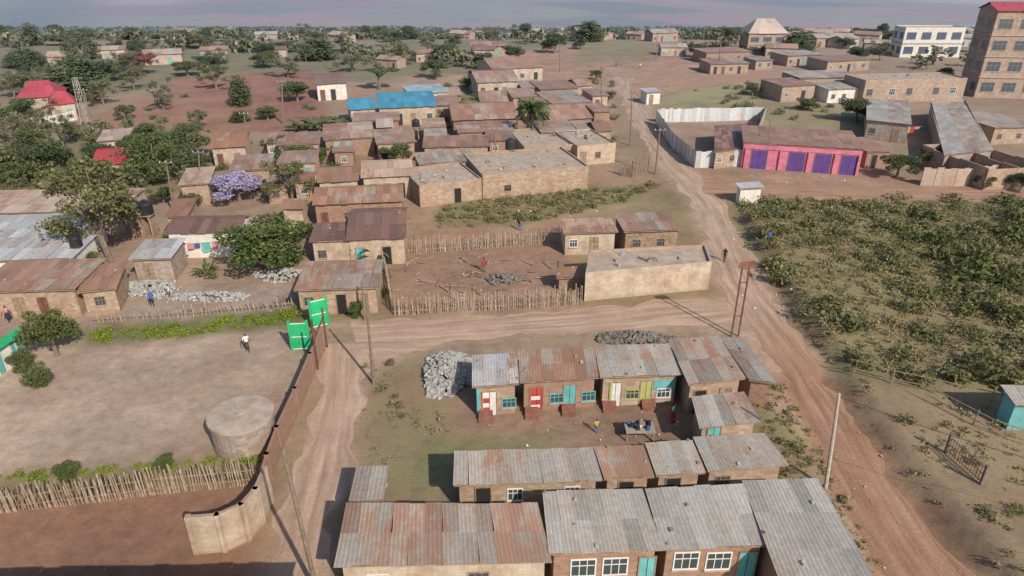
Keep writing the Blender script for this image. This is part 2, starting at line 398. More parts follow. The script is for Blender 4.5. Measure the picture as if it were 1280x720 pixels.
strip('dirt_road',[((874,224),(868,250)),((1000,232),(1000,251)),((1150,236),(1150,252)),((1300,238),(1300,254))],'road2',seed=3)
strip('dirt_lane',[((398,425),(470,425)),((396,460),(462,462)),((392,510),(452,510)),((378,560),(440,560)),((362,620),(425,620)),((345,680),(405,680)),((325,760),(395,760))],'road',seed=4)
strip('dirt_road',[((985,80),(985,97)),((900,84),(905,104)),((830,90),(850,112)),((772,96),(800,128))],'road2',seed=5)
# ------------------------------------------------------------ building kit
def roof(mb,A,B,Cc,D,k,rust,rr,rib=True):
    w=((B-A).length+(Cc-D).length)/2; l=((D-A).length+(Cc-B).length)/2
    dist=(A+B+Cc+D).length/4
    sw=.85 if dist<110 else (1.3 if dist<180 else 2.5)
    nS=max(1,round(w/sw)); nR=max(1,round(l/2.4)); n=(B-A).cross(D-A).normalized()
    if n.z<0: n=-n
    pt=lambda s,t:(A*(1-s)+B*s)*(1-t)+(D*(1-s)+Cc*s)*t
    big=[rr.gauss(0,.10) for _ in range(nS//3+2)]
    for j in range(nR):
        rowr=rr.gauss(0,.05)
        for i in range(nS):
            s0,s1=i/nS,(i+1)/nS; t0=j/nR; t1=(j+1)/nR+(.05/l)
            jj=rr.uniform(-.05,.07)/l
            if j==nR-1: t1+=jj
            if j==0: t0+=rr.uniform(-.05,.04)/l
            off=.03+rr.uniform(0,.012)+(i%2)*.006+(nR-1-j)*-.02
            r=rust+big[i//3]+rowr+rr.gauss(0,.08); ti=min(1,max(0,.5+rr.gauss(0,.24)))
            m=12 if (rib and dist<100) else 1
            sk=rr.uniform(-.004,.004)
            for a in range(m):
                sa=s0+(s1-s0)*a/m; sb=s0+(s1-s0)*(a+1)/m
                ha=hb=0
                if m>1:
                    ha=(0.012,-.012,-.0)[a%3]; hb=(0.012,-.012,-.0)[(a+1)%3]
                pA=pt(sa,t0)+n*(off+ha);pB=pt(sb,t0)+n*(off+hb);pC=pt(sb+sk,t1)+n*(off+hb+.022);pD=pt(sa+sk,t1)+n*(off+ha+.022)
                ux=s0*w+(s1-s0)*w*a/m; ub=s0*w+(s1-s0)*w*(a+1)/m
                mb.q([pA,pB,pC,pD],k,r,ti,uv=[(ux,t0*l),(ub,t0*l),(ub,t1*l),(ux,t1*l)])
def window(mb,o,e,n,s,z,w,h,fr='white',gl='glass'):
    Zv=Vector((0,0,1)); a=o+e*s+Zv*z
    mb.q([a+n*.012,a+e*w+n*.012,a+e*w+Zv*h+n*.012,a+Zv*h+n*.012],gl)
    t=.07
    mb.box(a-e*t-Zv*t,e*(w+2*t),n*.05,Zv*t,fr);mb.box(a-e*t+Zv*h,e*(w+2*t),n*.05,Zv*t,fr)
    mb.box(a-e*t,e*t,n*.048,Zv*h,fr);mb.box(a+e*w,e*t,n*.048,Zv*h,fr)
    for i in range(1,3): mb.box(a+e*(w*i/3-.02),e*.04,n*.04,Zv*h,fr)
    mb.box(a+Zv*h*.62,e*w,n*.036,Zv*.04,fr)
    mb.box(a-e*.12-Zv*(t+.06),e*(w+.24),n*.11,Zv*.058,'conc')
def door(mb,o,e,n,s,w,h,k,z=0,fr='wood'):
    Zv=Vector((0,0,1)); a=o+e*s+Zv*z
    mb.box(a,e*w,n*.03,Zv*h,k)
    mb.box(a-e*.07,e*.07,n*.06,Zv*h,fr);mb.box(a+e*w,e*.07,n*.06,Zv*h,fr);mb.box(a-e*.07+Zv*h,e*(w+.14),n*.06,Zv*.07,fr)
    mb.box(a+e*(w*.5-.01),e*.03,n*.042,Zv*h,'dark')
def building(name,A,B,Cc,D,wall,rf,rust=.1,kind='mono',ov=.3,feats=None,auto=True,base=None,seed=None,rise=.9,left=None,fr=None):
    """A far-left, B far-right, Cc near-right, D near-left (roof edge corners, world)"""
    rr=random.Random(seed if seed is not None else int(A.x*10)*7919+int(A.y*10))
    E=empty(name)
    def ins(p,q,r):
        a=(q-p);b=(r-p); return p+a.normalized()*min(ov,a.length*.3)+b.normalized()*min(ov,b.length*.3)
    if kind in('open','slab'): ov=0.001
    w=[ins(A,B,D),ins(B,A,Cc),ins(Cc,B,D),ins(D,A,Cc)]
    wb=[Vector((p.x,p.y,(G(p.x,p.y) if base is None else base)-.35)) for p in w]
    sub=Vector((0,0,-.05)); w=[p+sub for p in w]
    mw=MB()
    if kind!='open':
        for i,j in ((3,2),(2,1),(1,0),(0,3)):
            mw.q([wb[i],wb[j],w[j],w[i]],wall)
    else:
        ctr=(wb[0]+wb[1]+wb[2]+wb[3])/4; th=.22
        def owall(p,q,pt_,qt):
            d=(q-p);d.z=0;d.normalize();nn=Vector((-d.y,d.x,0))
            if nn.dot(ctr-p)<0: nn=-nn
            N=max(1,int((q-p).length/2.5)); 
            for i in range(N):
                a=p.lerp(q,i/N);b=p.lerp(q,(i+1)/N);ta=pt_.lerp(qt,i/N);tb=pt_.lerp(qt,(i+1)/N)
                dz=Vector((0,0,-.2*rr.choice([0,0,0,1,2]))); ta=ta+dz;tb=tb+dz
                mw.q([a,b,tb,ta],wall);mw.q([b+nn*th,a+nn*th,ta+nn*th,tb+nn*th],wall);mw.q([ta,tb,tb+nn*th,ta+nn*th],wall)
                mw.q([a,ta,ta+nn*th,a+nn*th],wall);mw.q([b+nn*th,tb+nn*th,tb,b],wall)
        for i,j in ((3,2),(2,1),(1,0),(0,3)): owall(wb[i],wb[j],w[i],w[j])
        L=(B-A).length; npart=int(L/5)
        for i in range(1,npart+1):
            f=i/(npart+1)+rr.uniform(-.05,.05)
            owall(wb[3].lerp(wb[2],f),wb[0].lerp(wb[1],f),w[3].lerp(w[2],f)-Vector((0,0,.05)),w[0].lerp(w[1],f)-Vector((0,0,.05)))
    Zv=Vector((0,0,1))
    mr=MB()
    if kind=='mono': 
        roof(mr,A,B,Cc,D,rf,rust,rr)
        mr.box(D-Zv*.10,Cc-D,(A-D).normalized()*.03,Zv*.09,'wood')
        if A.length<110:
            for _ in range(rr.randint(0,5)):
                s_,t_=rr.random(),rr.random(); p=(A*(1-s_)+B*s_)*(1-t_)+(D*(1-s_)+Cc*s_)*t_+Zv*.05
                q_=rr.uniform(.10,.2); mr.box(p,(q_,q_*.3,0),(-q_*.2,q_,.02),(0.02,0,q_*.6),rr.choice(['stone','rock','wood']))
    elif kind=='gable':
        r0=(A+D)/2+Zv*rise; r1=(B+Cc)/2+Zv*rise
        roof(mr,r0,r1,Cc,D,rf,rust,rr); roof(mr,r1,r0,A,B,rf,rust,rr)
        mr.box(r0+Zv*.05-Vector((0,.12,0)),r1-r0,Vector((0,.24,0)),Zv*.05,rf,rust=rust)
        wl=(w[0]+w[3])/2+Zv*(rise*.85); wr=(w[1]+w[2])/2+Zv*(rise*.85)
        mw.q([w[0],w[3],wl],wall); mw.q([w[2],w[1],wr],wall)
    elif kind=='hip':
        m0=(A+D)/2; m1=(B+Cc)/2; r0=m0.lerp(m1,.28)+Zv*rise; r1=m0.lerp(m1,.72)+Zv*rise
        roof(mr,r0,r1,Cc,D,rf,rust,rr,False);roof(mr,r1,r0,A,B,rf,rust,rr,False)
        mr.q([A,D,r0],rf,rust);mr.q([Cc,B,r1],rf,rust)
    elif kind=='slab':
        q=[p-Zv*.25 for p in (w[0],w[1],w[2],w[3])]; c=sum(q,Vector())/4
        q=[p+(c-p).normalized()*.2 for p in q]
        mr.q(q[::-1],rf)
        for i,j in ((3,2),(2,1),(1,0),(0,3)):
            ti=Vector((q[i].x,q[i].y,w[i].z));tj=Vector((q[j].x,q[j].y,w[j].z))
            mr.q([q[j],q[i],ti,tj],wall); mr.q([w[i],w[j],tj,ti],rf)
        if A.length<200:
            for _ in range(9):
                s_,t_=rr.uniform(.1,.85),rr.uniform(.1,.85); p=(q[0]*(1-s_)+q[1]*s_)*(1-t_)+(q[3]*(1-s_)+q[2]*s_)*t_
                a_=rr.uniform(0,3); l_=rr.uniform(.3,1.4); mr.box(p+Zv*.01,Vector((math.cos(a_),math.sin(a_),0))*l_,Vector((-math.sin(a_),math.cos(a_),0))*.2,Zv*rr.uniform(.08,.3),rr.choice(['stone','rock','wood','wood2']))
    mo=MB()
    def face(i,j,fl):
        o=Vector((wb[i].x,wb[i].y,wb[i].z+.35)); e=Vector((wb[j].x-wb[i].x,wb[j].y-wb[i].y,0)); L=e.length; e.normalize(); n=Vector((e.y,-e.x,0))
        hh=min(w[i].z,w[j].z)-o.z
        for ft in fl:
            if ft[0]=='w': window(mo,o,e,n,ft[1]*L,ft[2],ft[3],ft[4],*(ft[5:]))
            elif ft[0]=='d': door(mo,o,e,n,ft[1]*L,ft[2],min(ft[3],hh-.15),ft[4],ft[5] if len(ft)>5 else 0)
            elif ft[0]=='b': mo.box(o+e*ft[1]*L+Zv*ft[3]+n*.001,e*(ft[2]-ft[1])*L,n*ft[6],Zv*(ft[4]-ft[3]),ft[5])
        return L,hh
    if feats is None and auto and kind!='open':
        L=(w[2]-w[3]).length; hh=w[3].z-wb[3].z-.35; feats=[]; x=rr.uniform(.4,1); sc=max(1,hh/3.0)
        while x<L-1.3*sc:
            if rr.random()<.5: feats.append(('d',x/L,.85*sc,2.0*sc,rr.choice(['teal','wood','dark','wood','rustp','dark','wood']))); x+=rr.uniform(1.8,3.2)*sc
            else: feats.append(('w',x/L,1.0*sc,.8*sc,.8*sc,rr.choice(['wood','white','wood']),'glass')); x+=rr.uniform(2.2,4)*sc
    if feats: face(3,2,feats)
    if left: face(0,3,left)
    mw.done('walls',E); 
    if mr.v: mr.done('roof',E)
    if mo.v: mo.done('doors_and_windows',E)
    return E,wb,w
def Q(name,pA,pB,pC,pD,hn,hf,wall,rf,rust=.1,**k):
    return building(name,ray(*pA,hf),ray(*pB,hf),ray(*pC,hn),ray(*pD,hn),wall,rf,rust,**k)
def HS(uL,vL,uR,vR,vF,h,rf,wall='wtan',rust=.15,kind='mono',name='block_house',df=.3,maxd=None,**k):
    D=ray(uL,vL,h);Cc=ray(uR,vR,h); um=(uL+uR)/2
    d=(ray(um,vF,h+df if kind=='mono' else h)-ray(um,(vL+vR)/2,h)).length
    e=(Cc-D);e.z=0;Lw=e.length;e.normalize(); n=Vector((-e.y,e.x,0)); d=min(d,maxd or min(26,Lw*1.1+3))
    A=D+n*d;B=Cc+n*d
    if kind=='mono': A.z+=df;B.z+=df
    Cc.z=D.z
    if rf in('rust','brown'): rust+=.07
    if kind=='gable': k.setdefault('rise',min(1.6,max(.5,d*.14)))
    if kind=='hip': k.setdefault('rise',min(2.6,d*.24))
    return building(name,A,B,Cc,D,wall,rf,rust,kind,**k)
# ---- foreground buildings
Q('row_house',(433,629),(672,629),(690,702),(418,708),2.8,3.3,'wcream','rust',.09,feats=[('w',.12,1,1.0,.8),('w',.62,1,1.0,.8,'wood')],seed=3)
cf=[('b',0,1,0,.5,'wwhite',.02),('w',.18,1,1.2,1.1),('w',.50,1,1.2,1.1),('d',.86,.8,2.1,'teal')]
Q('row_house',(678,614),(803,611),(829,687),(686,693),2.9,3.4,'wbrick','galv',-.18,feats=cf,seed=4)
Q('row_house',(806,611),(928,604),(962,682),(829,687),2.9,3.4,'wbrick','galv',-.2,feats=[('b',0,.97,0,.5,'wwhite',.02),('w',.10,1.2,1.2,1.1),('w',.45,1.1,1.2,1.1),('d',.8,.85,2.2,'teal')],seed=5)
Q('row_house',(927,600),(1022,598),(1102,738),(978,738),2.9,3.4,'wbrick','galv',-.28,seed=6)
Q('row_house',(568,564),(741,560),(753,600),(567,607),2.5,2.9,'wtan','galv',.0,seed=7)
Q('row_house',(742,559),(804,556),(818,596),(755,599),2.5,2.9,'wtan','rust',.17,seed=8)
Q('row_house',(806,554),(865,550),(882,591),(820,595),2.5,2.9,'wtan','galv',-.04,seed=9)
Q('row_house',(866,547),(955,542),(986,581),(884,589),2.5,2.9,'wtan','galv',.06,seed=10)
Q('small_shed',(446,583),(486,583),(480,625),(436,626),2.2,2.4,'wood','rust',.05,seed=11)
# teal-door row
Q('row_house',(590,444),(646,441),(649,480),(590,484),2.7,3.1,'wtan','galvb',.08,seed=12,auto=False,feats=[('d',.16,.95,2.0,'cl_white'),('b',.17,.33,.3,.7,'redp',.06),('b',.17,.33,1.1,1.5,'redp',.06),('w',.68,.6,.9,.7,'teal','glass'),('b',.0,.08,0,2.3,'teal',.02)])
Q('row_house',(648,438),(742,433),(749,472),(650,478),2.7,3.1,'wbrick','rust',.22,seed=13,auto=False,feats=[('d',.09,.9,2.0,'redp'),('b',.10,.23,.25,.5,'cl_white',.06),('b',.10,.23,.95,1.25,'cl_white',.06),('w',.38,.6,.9,.7,'teal','glass'),('d',.57,.85,2.0,'teal'),('w',.84,.6,.9,.7,'teal','glass')])
Q('row_house',(743,432),(836,430),(853,468),(750,472),2.7,3.1,'wtan','galv',-.08,seed=14,auto=False,feats=[('b',0,.99,0,.6,'wplas',.015),('d',.1,.8,2.0,'cl_white'),('b',.1,.13,.0,2.1,'yellow',.07),('w',.33,.6,.9,.7,'yellow','glass'),('d',.52,.8,2.0,'yellow'),('b',.70,.99,1.2,2.1,'wteal',.02),('w',.76,.6,.9,.7,'white','glass')])
for (u,v) in ((607,526),(665,522),(711,518),(762,514),(811,511)):
    mb=MB(); p=ray(u,v)
    for i in range(3): mb.box(p+Vector((-.5,-.3*(3-i)+.6,-.1)),(1.0,0,0),(0,.3*(3-i),0),(0,0,.1+.17*(i+1)),'step')
    mb.done('door_steps')
Q('block_house',(835,425),(898,419),(932,473),(860,481),2.8,3.2,'wtan','rust',.12,seed=15)
Q('lean_to_shed',(899,419),(930,425),(970,479),(936,475),2.4,2.6,'wbrick','galv',.08,seed=16)
Q('block_house',(864,496),(930,490),(951,527),(874,535),2.3,2.6,'wtan','galv',.08,seed=17)
# ---- middle distance
HS(-40,366,94,362,329,2.8,'rust','wtan',.2,seed=1)
HS(96,366,146,360,332,2.6,'brown','wtan',.15)
HS(-80,329,92,323,300,3,'galvb','wwhite',-.15); HS(-80,300,96,295,271,3.2,'galvb','wwhite',-.15)
HS(160,325,215,323,300,2.6,'galvb','wgrey',-.1); HS(-60,268,148,264,240,3,'beige','wplas',0)
HS(205,292,300,290,271,3,'maroon','wwhite',-.1,'gable')
HS(367,363,473,360,326,2.7,'rust','wtan',.12); HS(386,302,440,300,278,3,'maroon','wplas',-.1)
HS(432,301,508,298,256,3,'maroon','wplas',0,'gable'); HS(390,257,505,252,232,3,'rust','wbrick',.3,'gable')
HS(451,223,517,220,201,3,'beige','wcream',0,'gable'); HS(396,229,449,226,209,3,'brown','wcream',0,'gable')
HS(285,214,338,211,193,3,'rust','wtan',.2); HS(262,186,308,183,166,3,'rust','wcream',.25,'gable'); HS(222,232,262,229,209,3,'beige','wtan',.1)
HS(120,177,160,174,161,3,'beige','wcream',0); HS(113,208,167,204,188,2.6,'red','wplas',-.4,'gable')
HS(205,272,235,270,236,2.8,'brown','wtan',.1)
HS(436,138,471,136,119,3.4,'blue','wcream',-.5,'gable'); HS(472,136,546,133,117,3.4,'blue','wcream',-.5,'gable')
HS(512,118,562,115,105,3.2,'pblue','wwhite',-.2); HS(394,106,434,104,95,3.6,'maroon','wwhite',-.2,'gable',name='white_house')
HS(18,124,72,121,102,3.6,'red','wcream',-.5,'hip',name='red_roof_house',maxd=11); HS(60,132,95,129,114,3.2,'red','wcream',-.5,'hip',name='red_roof_house',maxd=8)
for a in [(345,182,400,179,165),(404,175,470,171,153),(470,180,520,177,160),(345,205,395,203,188),(440,152,500,150,140)]:
    HS(*a,2.9,random.choice(['rust','galv','rust','beige']),random.choice(['wtan','wplas','wbrick']),.2)
HS(528,184,612,182,169,3,'brown','wtan',.2); HS(572,166,643,163,151,2.9,'rust','wtan',.2); HS(565,151,650,148,130,2.9,'rust','wbrick',.3,'gable')
HS(655,183,718,180,158,3,'conc','wtan',kind='slab'); HS(722,182,770,178,151,3.2,'conc','wplas',kind='slab')
HS(676,166,722,164,150,3,'rust','wcream',.2)
HS(688,151,742,148,130,2.8,'rust','wbrick',.3,'gable');HS(690,130,740,127,113,2.8,'rust','wtan',.15);HS(675,112,725,110,100,2.8,'brown','wtan',.2)
HS(742,140,765,139,125,2.6,'rust','wbrick',.2)
for (u,v,w_) in ((540,132,34),(548,120,30),(600,128,36),(640,122,34),(652,110,30),(655,135,30),(722,163,26),(745,165,22),(528,160,30),(610,176,36),(330,178,26),(330,232,30),(365,228,26),(350,262,30),(470,160,22),(415,190,28),(740,120,22),(722,108,20)):
    HS(u,v,u+w_,v-1,v-13,2.7,random.choice(['rust','rust','galv','beige','brown','galv']),random.choice(['wtan','wbrick','wplas']),.18,random.choice(['mono','gable']))
HS(596,104,650,102,86,3.4,'rust','wcream',.3,'gable'); HS(615,87,680,84,72,3.4,'rust','wcream',.3,'gable')
HS(603,218,736,207,186,3.4,'conc','wtan',kind='slab',name='stone_building',auto=False,feats=[('b',.0,.995,2.4,2.55,'conc',.05),('w',.2,.8,.9,.8,'wood','dark')])
HS(524,232,602,222,204,3.0,'conc','wtan',kind='slab',name='stone_building',auto=False,feats=[('d',.55,.9,2.0,'dark')])
HS(524,206,598,200,188,3,'galv','wgrey',.1)
HS(530,176,560,175,158,2.8,'galv','wgrey',.1)
# compound sheds
HS(704,292,773,290,273,2.7,'beige','wcream',.15,auto=True,name='timber_shed'); HS(780,290,852,287,266,2.9,'rust','wood',.3,name='timber_shed')
HS(696,348,728,346,334,1.6,'brown','wood',.2,name='small_shed')
Q('pale_block_building',(737,312),(882,305),(890,326),(732,340),3.1,3.1,'wcream','conc',kind='slab',feats=[('b',.55,.8,.2,2.2,'wplas',.012)])
# right
HS(929,178,1081,187,160,4.0,'brown','wpink',.05,name='pink_shop_row',auto=False,ov=.15,maxd=13,feats=[('b',0,.995,3.1,3.75,'wpink',.12)]+[('d',x,2.3,2.9,'purple') for x in (.08,.40,.62,.84)]+[('b',x,x+.012,0,3.1,'wpink',.25) for x in (.02,.32,.56,.78,.975)])
Q('block_house',(893,156),(934,153),(940,184),(893,190),2.8,3.0,'wtan','maroon',.1)
Q('block_house',(1083,122),(1136,125),(1140,156),(1083,150),3.4,3.7,'wgrey','galv',-.1); Q('long_shed',(1163,127),(1208,124),(1242,188),(1180,194),3.2,3.5,'wgrey','galv',-.08)
HS(1083,100,1210,97,92,5,'conc','wtan',kind='slab',name='stone_building',maxd=9)
HS(1035,180,1082,178,152,3.0,'rust','wbrick',.3,maxd=9);HS(1084,190,1116,189,165,2.6,'rust','wbrick',.3,maxd=8)
HS(1000,98,1078,96,84,4,'galv','wtan',.1,maxd=9);HS(978,108,1022,106,90,3.5,'brown','wtan',.2,maxd=9);HS(1036,112,1078,110,100,3,'galv','wwhite',0,maxd=7)
HS(1236,210,1310,206,180,3.2,'conc','wtan',kind='open',name='unroofed_stone_building')
HS(1244,160,1300,158,142,3.0,'galv','wtan',.1)
HS(925,236,956,234,228,2.2,'galvb','wwhite',-.2,name='white_kiosk',auto=False); HS(808,116,828,115,110,2.6,'galvb','wwhite',-.2,name='white_kiosk')
HS(1268,506,1360,509,484,2.2,'galv','wteal',.05,auto=False)
HS(883,66,940,64,56,3.2,'rust','wbrick',.25,maxd=9);HS(888,80,938,79,70,2.8,'rust','wtan',.2,maxd=9);HS(945,76,968,75,68,2.6,'pblue','wgrey',0,maxd=7)
HS(985,70,1030,68,60,3,'galv','wtan',.1,maxd=9);HS(1035,77,1090,74,66,3,'brown','wtan',.1,maxd=9)
# multi-storey blocks
def tower(name,uL,uR,vB,vT,depth,floors,wall,rf,kind,fr='white',skew=0,rise=1.6):
    D=ray(uL,vB);Cc=ray(uR,vB); h=top_h(D,vT); e=(Cc-D);e.z=0;L=e.length;e.normalize()
    a=math.radians(skew); e=Vector((e.x*math.cos(a)-e.y*math.sin(a),e.x*math.sin(a)+e.y*math.cos(a),0)); n=Vector((-e.y,e.x,0)); Cc=D+e*L
    D=D+Vector((0,0,h));Cc.z=D.z;A=D+n*depth;B=Cc+n*depth; fh=(h-.5)/floors; ft=[];lf=[]
    for f in range(floors):
        nb=max(2,int(L/4.2))
        for i in range(nb): ft.append(('w',(i+.18)/nb,fh*f+fh*.3,L/nb*.6,fh*.45,fr,'glass'))
        nb=max(2,int(depth/5))
        for i in range(nb): lf.append(('w',(i+.25)/nb,fh*f+fh*.3,depth/nb*.5,fh*.42,fr,'glass'))
        ft.append(('b',0,1,fh*f-.12+.001,fh*f+.1,'conc',.2)); lf.append(('b',0,1,fh*f-.12+.001,fh*f+.1,'conc',.2))
    building(name,A,B,Cc,D,wall,rf,-.4,kind,feats=ft,left=lf,rise=rise,ov=.4)
tower('four_storey_building',1216,1345,122,14,9,4,'wtan','red','gable','conc',-6)
tower('white_blue_building',1124,1198,72,34,7,2,'wwhite','beige','slab','bluep')
tower('two_storey_house',932,982,68,42,10,2,'wtan','beige','hip','wood',0,4.2)
# building standing south of the view that shades the lower left corner
building('row_house',Vector((-34,21.5,4.6)),Vector((-8.5,22.2,4.6)),Vector((-8.5,15,4.0)),Vector((-34,14,4.0)),'wtan','rust',.1,base=0)
# scattered houses on the distant slope and plain
rr=random.Random(21)
def far_house(x,y,w,k,wall):
    z=G(x,y); a=rr.uniform(-.7,.7); e=Vector((math.cos(a),math.sin(a),0)); n=Vector((-e.y,e.x,0)); d=w*.65; h=w*.16+1.1
    o=Vector((x,y,z+h)); building('distant_house',o+n*d,o+n*d+e*w,o+e*w,o,wall,k,.12,'gable',rise=w*.11,base=z-.5)
for i in range(110):
    if i<60: y=rr.uniform(215,430); x=rr.uniform(-.12,.72)*y
    else: y=260*(6.0**rr.random()); x=rr.uniform(-.8,.75)*y
    U_,V_=proj(x,y,G(x,y))
    if V_>74 or 730<U_<850 and V_>60: continue
    far_house(x,y,rr.uniform(6,13)*(1 if y<600 else 1.3),rr.choice(['galv','galvb','rust','rust','brown','beige','maroon']),rr.choice(['wtan','wcream','wplas','wtan','wwhite']))
for (u,v) in ((590,72),(520,78),(250,74),(120,74),(330,72),(825,70),(470,84),(180,82),(60,84)):
    p=ray(u,v); far_house(p.x,p.y,rr.uniform(7,11),rr.choice(['galv','rust','brown','beige','rust','maroon']),rr.choice(['wtan','wcream','wplas']))
# ------------------------------------------------------------ walls & fences
def wallpath(name,pts,h,k,th=.2,cop=None,pier=.08):
    mb=MB(); Wp=[ray(*p) for p in pts]
    for i,(a,b) in enumerate(zip(Wp,Wp[1:])):
        d=b-a; d.z=0; d.normalize(); n=Vector((-d.y,d.x,0))*th
        a0=a-Vector((0,0,.3));b0=b-Vector((0,0,.3)); ta=a+Vector((0,0,h)); tb=b+Vector((0,0,h))
        mb.q([a0,b0,tb,ta],k);mb.q([b0+n,a0+n,ta+n,tb+n],k);mb.q([ta,tb,tb+n,ta+n],k);mb.q([a0,ta,ta+n,a0+n],k);mb.q([b0+n,tb+n,tb,b0],k)
        m=max(1,int((b-a).length/3))
        for j in range(m+1):
            p=a.lerp(b,j/m); mb.box(p-d*.14-n.normalized()*.06-Vector((0,0,.3)),d*.28,n.normalized()*(th+.12),Vector((0,0,h+.3+pier*.3)),cop or k)
    return mb.done(name)
wallpath('compound_wall',[(404,438),(390,470),(372,515),(350,565),(338,600),(333,618)],2.1,'bsheet',.15,pier=.1)
wallpath('block_wall',[(246,693),(282,690),(312,676),(330,655),(341,628)],2.7,'wcream',pier=0.1)
wallpath('block_wall',[(20,160),(60,158),(95,150)],1.8,'wwhite',pier=.1)
def sheetfence(name,pts,h,k='galv'):
    mb=MB();rr=random.Random(len(pts)+int(h*10)); Wp=[ray(*p) for p in pts]
    for a,b in zip(Wp,Wp[1:]):
        L=(b-a).length;n=max(1,int(L/.8))
        for i in range(n):
            p=a.lerp(b,i/n);q=a.lerp(b,(i+1)/n); d=Vector((rr.uniform(-.04,.04),rr.uniform(-.04,.04),0)); z=Vector((0,0,h+rr.uniform(-.12,.12)))
            mb.q([p+d,q+d,q+d+z,p+d+z],k,rr.gauss(-.2,.12),rr.random())
            if i%3==0: mb.box(p+Vector((-.05,.03,-.2)),(.1,0,0),(0,.1,0),(0,0,h+.3),'wood')
    mb.done(name)
sheetfence('sheet_metal_fence',[(820,155),(840,185),(868,210),(925,208)],2.6,'fencew')
sheetfence('sheet_metal_fence',[(820,153),(880,152),(955,150),(945,178)],2.6,'fencew')
sheetfence('sheet_metal_fence',[(1150,232),(1200,233),(1245,228)],2.6,'beige')
def sticks(name,pts,h,k='wood2',sp=.2,rag=.35):
    mb=MB();rr=random.Random(int(pts[0][0])); Wp=[ray(*p) for p in pts]
    for a,b in zip(Wp,Wp[1:]):
        L=(b-a).length;n=max(1,int(L/sp)); d=(b-a).normalized(); nn=Vector((-d.y,d.x,0))
        for i in range(n):
            p=a.lerp(b,(i+rr.uniform(0,.6))/n)+nn*rr.uniform(-.05,.05); hh=h+rr.uniform(-rag,rag); w=rr.uniform(.05,.12); l=Vector((rr.gauss(0,.06),rr.gauss(0,.06),0))
            p=p-Vector((0,0,.15)); t=p+l+Vector((0,0,hh+.15)); kk=k if rr.random()<.7 else 'wood'
            e=d*w;f=nn*.05
            mb.q([p,p+e,t+e*.7,t],kk);mb.q([p+e+f,p+f,t+f,t+e*.7+f],kk);mb.q([t,t+e*.7,t+e*.7+f,t+f],kk);mb.q([p+f,p,t,t+f],kk);mb.q([p+e,p+e+f,t+e*.7+f,t+e*.7],kk)
        for z in (.4,1.1):
            if z<h: mb.box(a+nn*.06+Vector((0,0,z)),b-a,nn*.06,Vector((0,0,.05)),'wood')
    mb.done(name)
sticks('stick_fence',[(-60,650),(0,642),(90,632),(200,618),(325,606)],1.9,sp=.17)
sticks('stick_fence',[(492,395),(560,391),(640,387),(728,381)],1.9,sp=.15)
sticks('stick_fence',[(508,318),(560,314),(640,308),(700,303)],1.8,sp=.16)
sticks('stick_fence',[(478,330),(486,360),(490,392)],1.7,sp=.3)
sticks('stick_fence',[(110,405),(150,402),(240,396),(370,384)],1.0,sp=.35)
sticks('stick_fence',[(776,220),(790,222),(812,214)],2.6,'wood',.15)
sticks('post_fence',[(1060,465),(1105,478),(1160,490),(1290,520)],1.3,sp=2.4,rag=.15)
sticks('post_fence',[(1290,560),(1235,540),(1160,500)],1.2,sp=2.4,rag=.15)
Zv=Vector((0,0,1))
mb=MB(); a=ray(1182,566);b=ray(1226,606); d=(b-a)
for p in (a,b): mb.box(p+Vector((-.09,-.09,-.2)),(.18,0,0),(0,.18,0),(0,0,1.7),'bark')
for i in range(14): mb.box(a+d*(i+.5)/14,(.03,0,0),(0,.03,0),(0,0,1.2),'rustp')
for z in (.2,.7,1.2): mb.box(a+Zv*z,d,(.05,.0,0),Zv*.05,'bark')
mb.done('field_gate')
# green school gate
mb=MB()
def leafgate(u0,v0,u1,v1,h):
    a=ray(u0,v0);b=ray(u1,v1);d=b-a;n=Vector((-d.y,d.x,0)).normalized()
    mb.box(a+Zv*.1,d,n*.05,Zv*h,'green')
    for i in range(6): mb.box(a+d*(i/5)-n*.03+Zv*.1,d.normalized()*.06,n*.03,Zv*h,'green')
    for z in (.1,h*.5,h): mb.box(a-n*.05+Zv*z,d,n*.02,Zv*.08,'white')
    for p in (a,b): mb.box(p-Vector((.09,.09,.2)),(.18,0,0),(0,.18,0),Zv*(h+.5),'green')
leafgate(366,438,388,437,2.5); leafgate(391,411,411,406,2.6)
mb.done('green_gate')
mb=MB(); a=ray(0,470); b=ray(34,446); d=b-a;n=Vector((-d.y,d.x,0)).normalized()
mb.box(a,d,n*.1,Zv*2.2,'teal'); mb.box(a-d*.2+Zv*2.2-n*.4,d*1.4,n*1.0,Zv*.12,'green'); 
for i in range(5): mb.box(a+d*(i/4)-n*.05,d.normalized()*.1,n*.05,Zv*2.2,'wwhite')
mb.box(a+d*.3-n*.03,d*.3,n*.03,Zv*1.9,'white')
mb.done('teal_gatehouse')
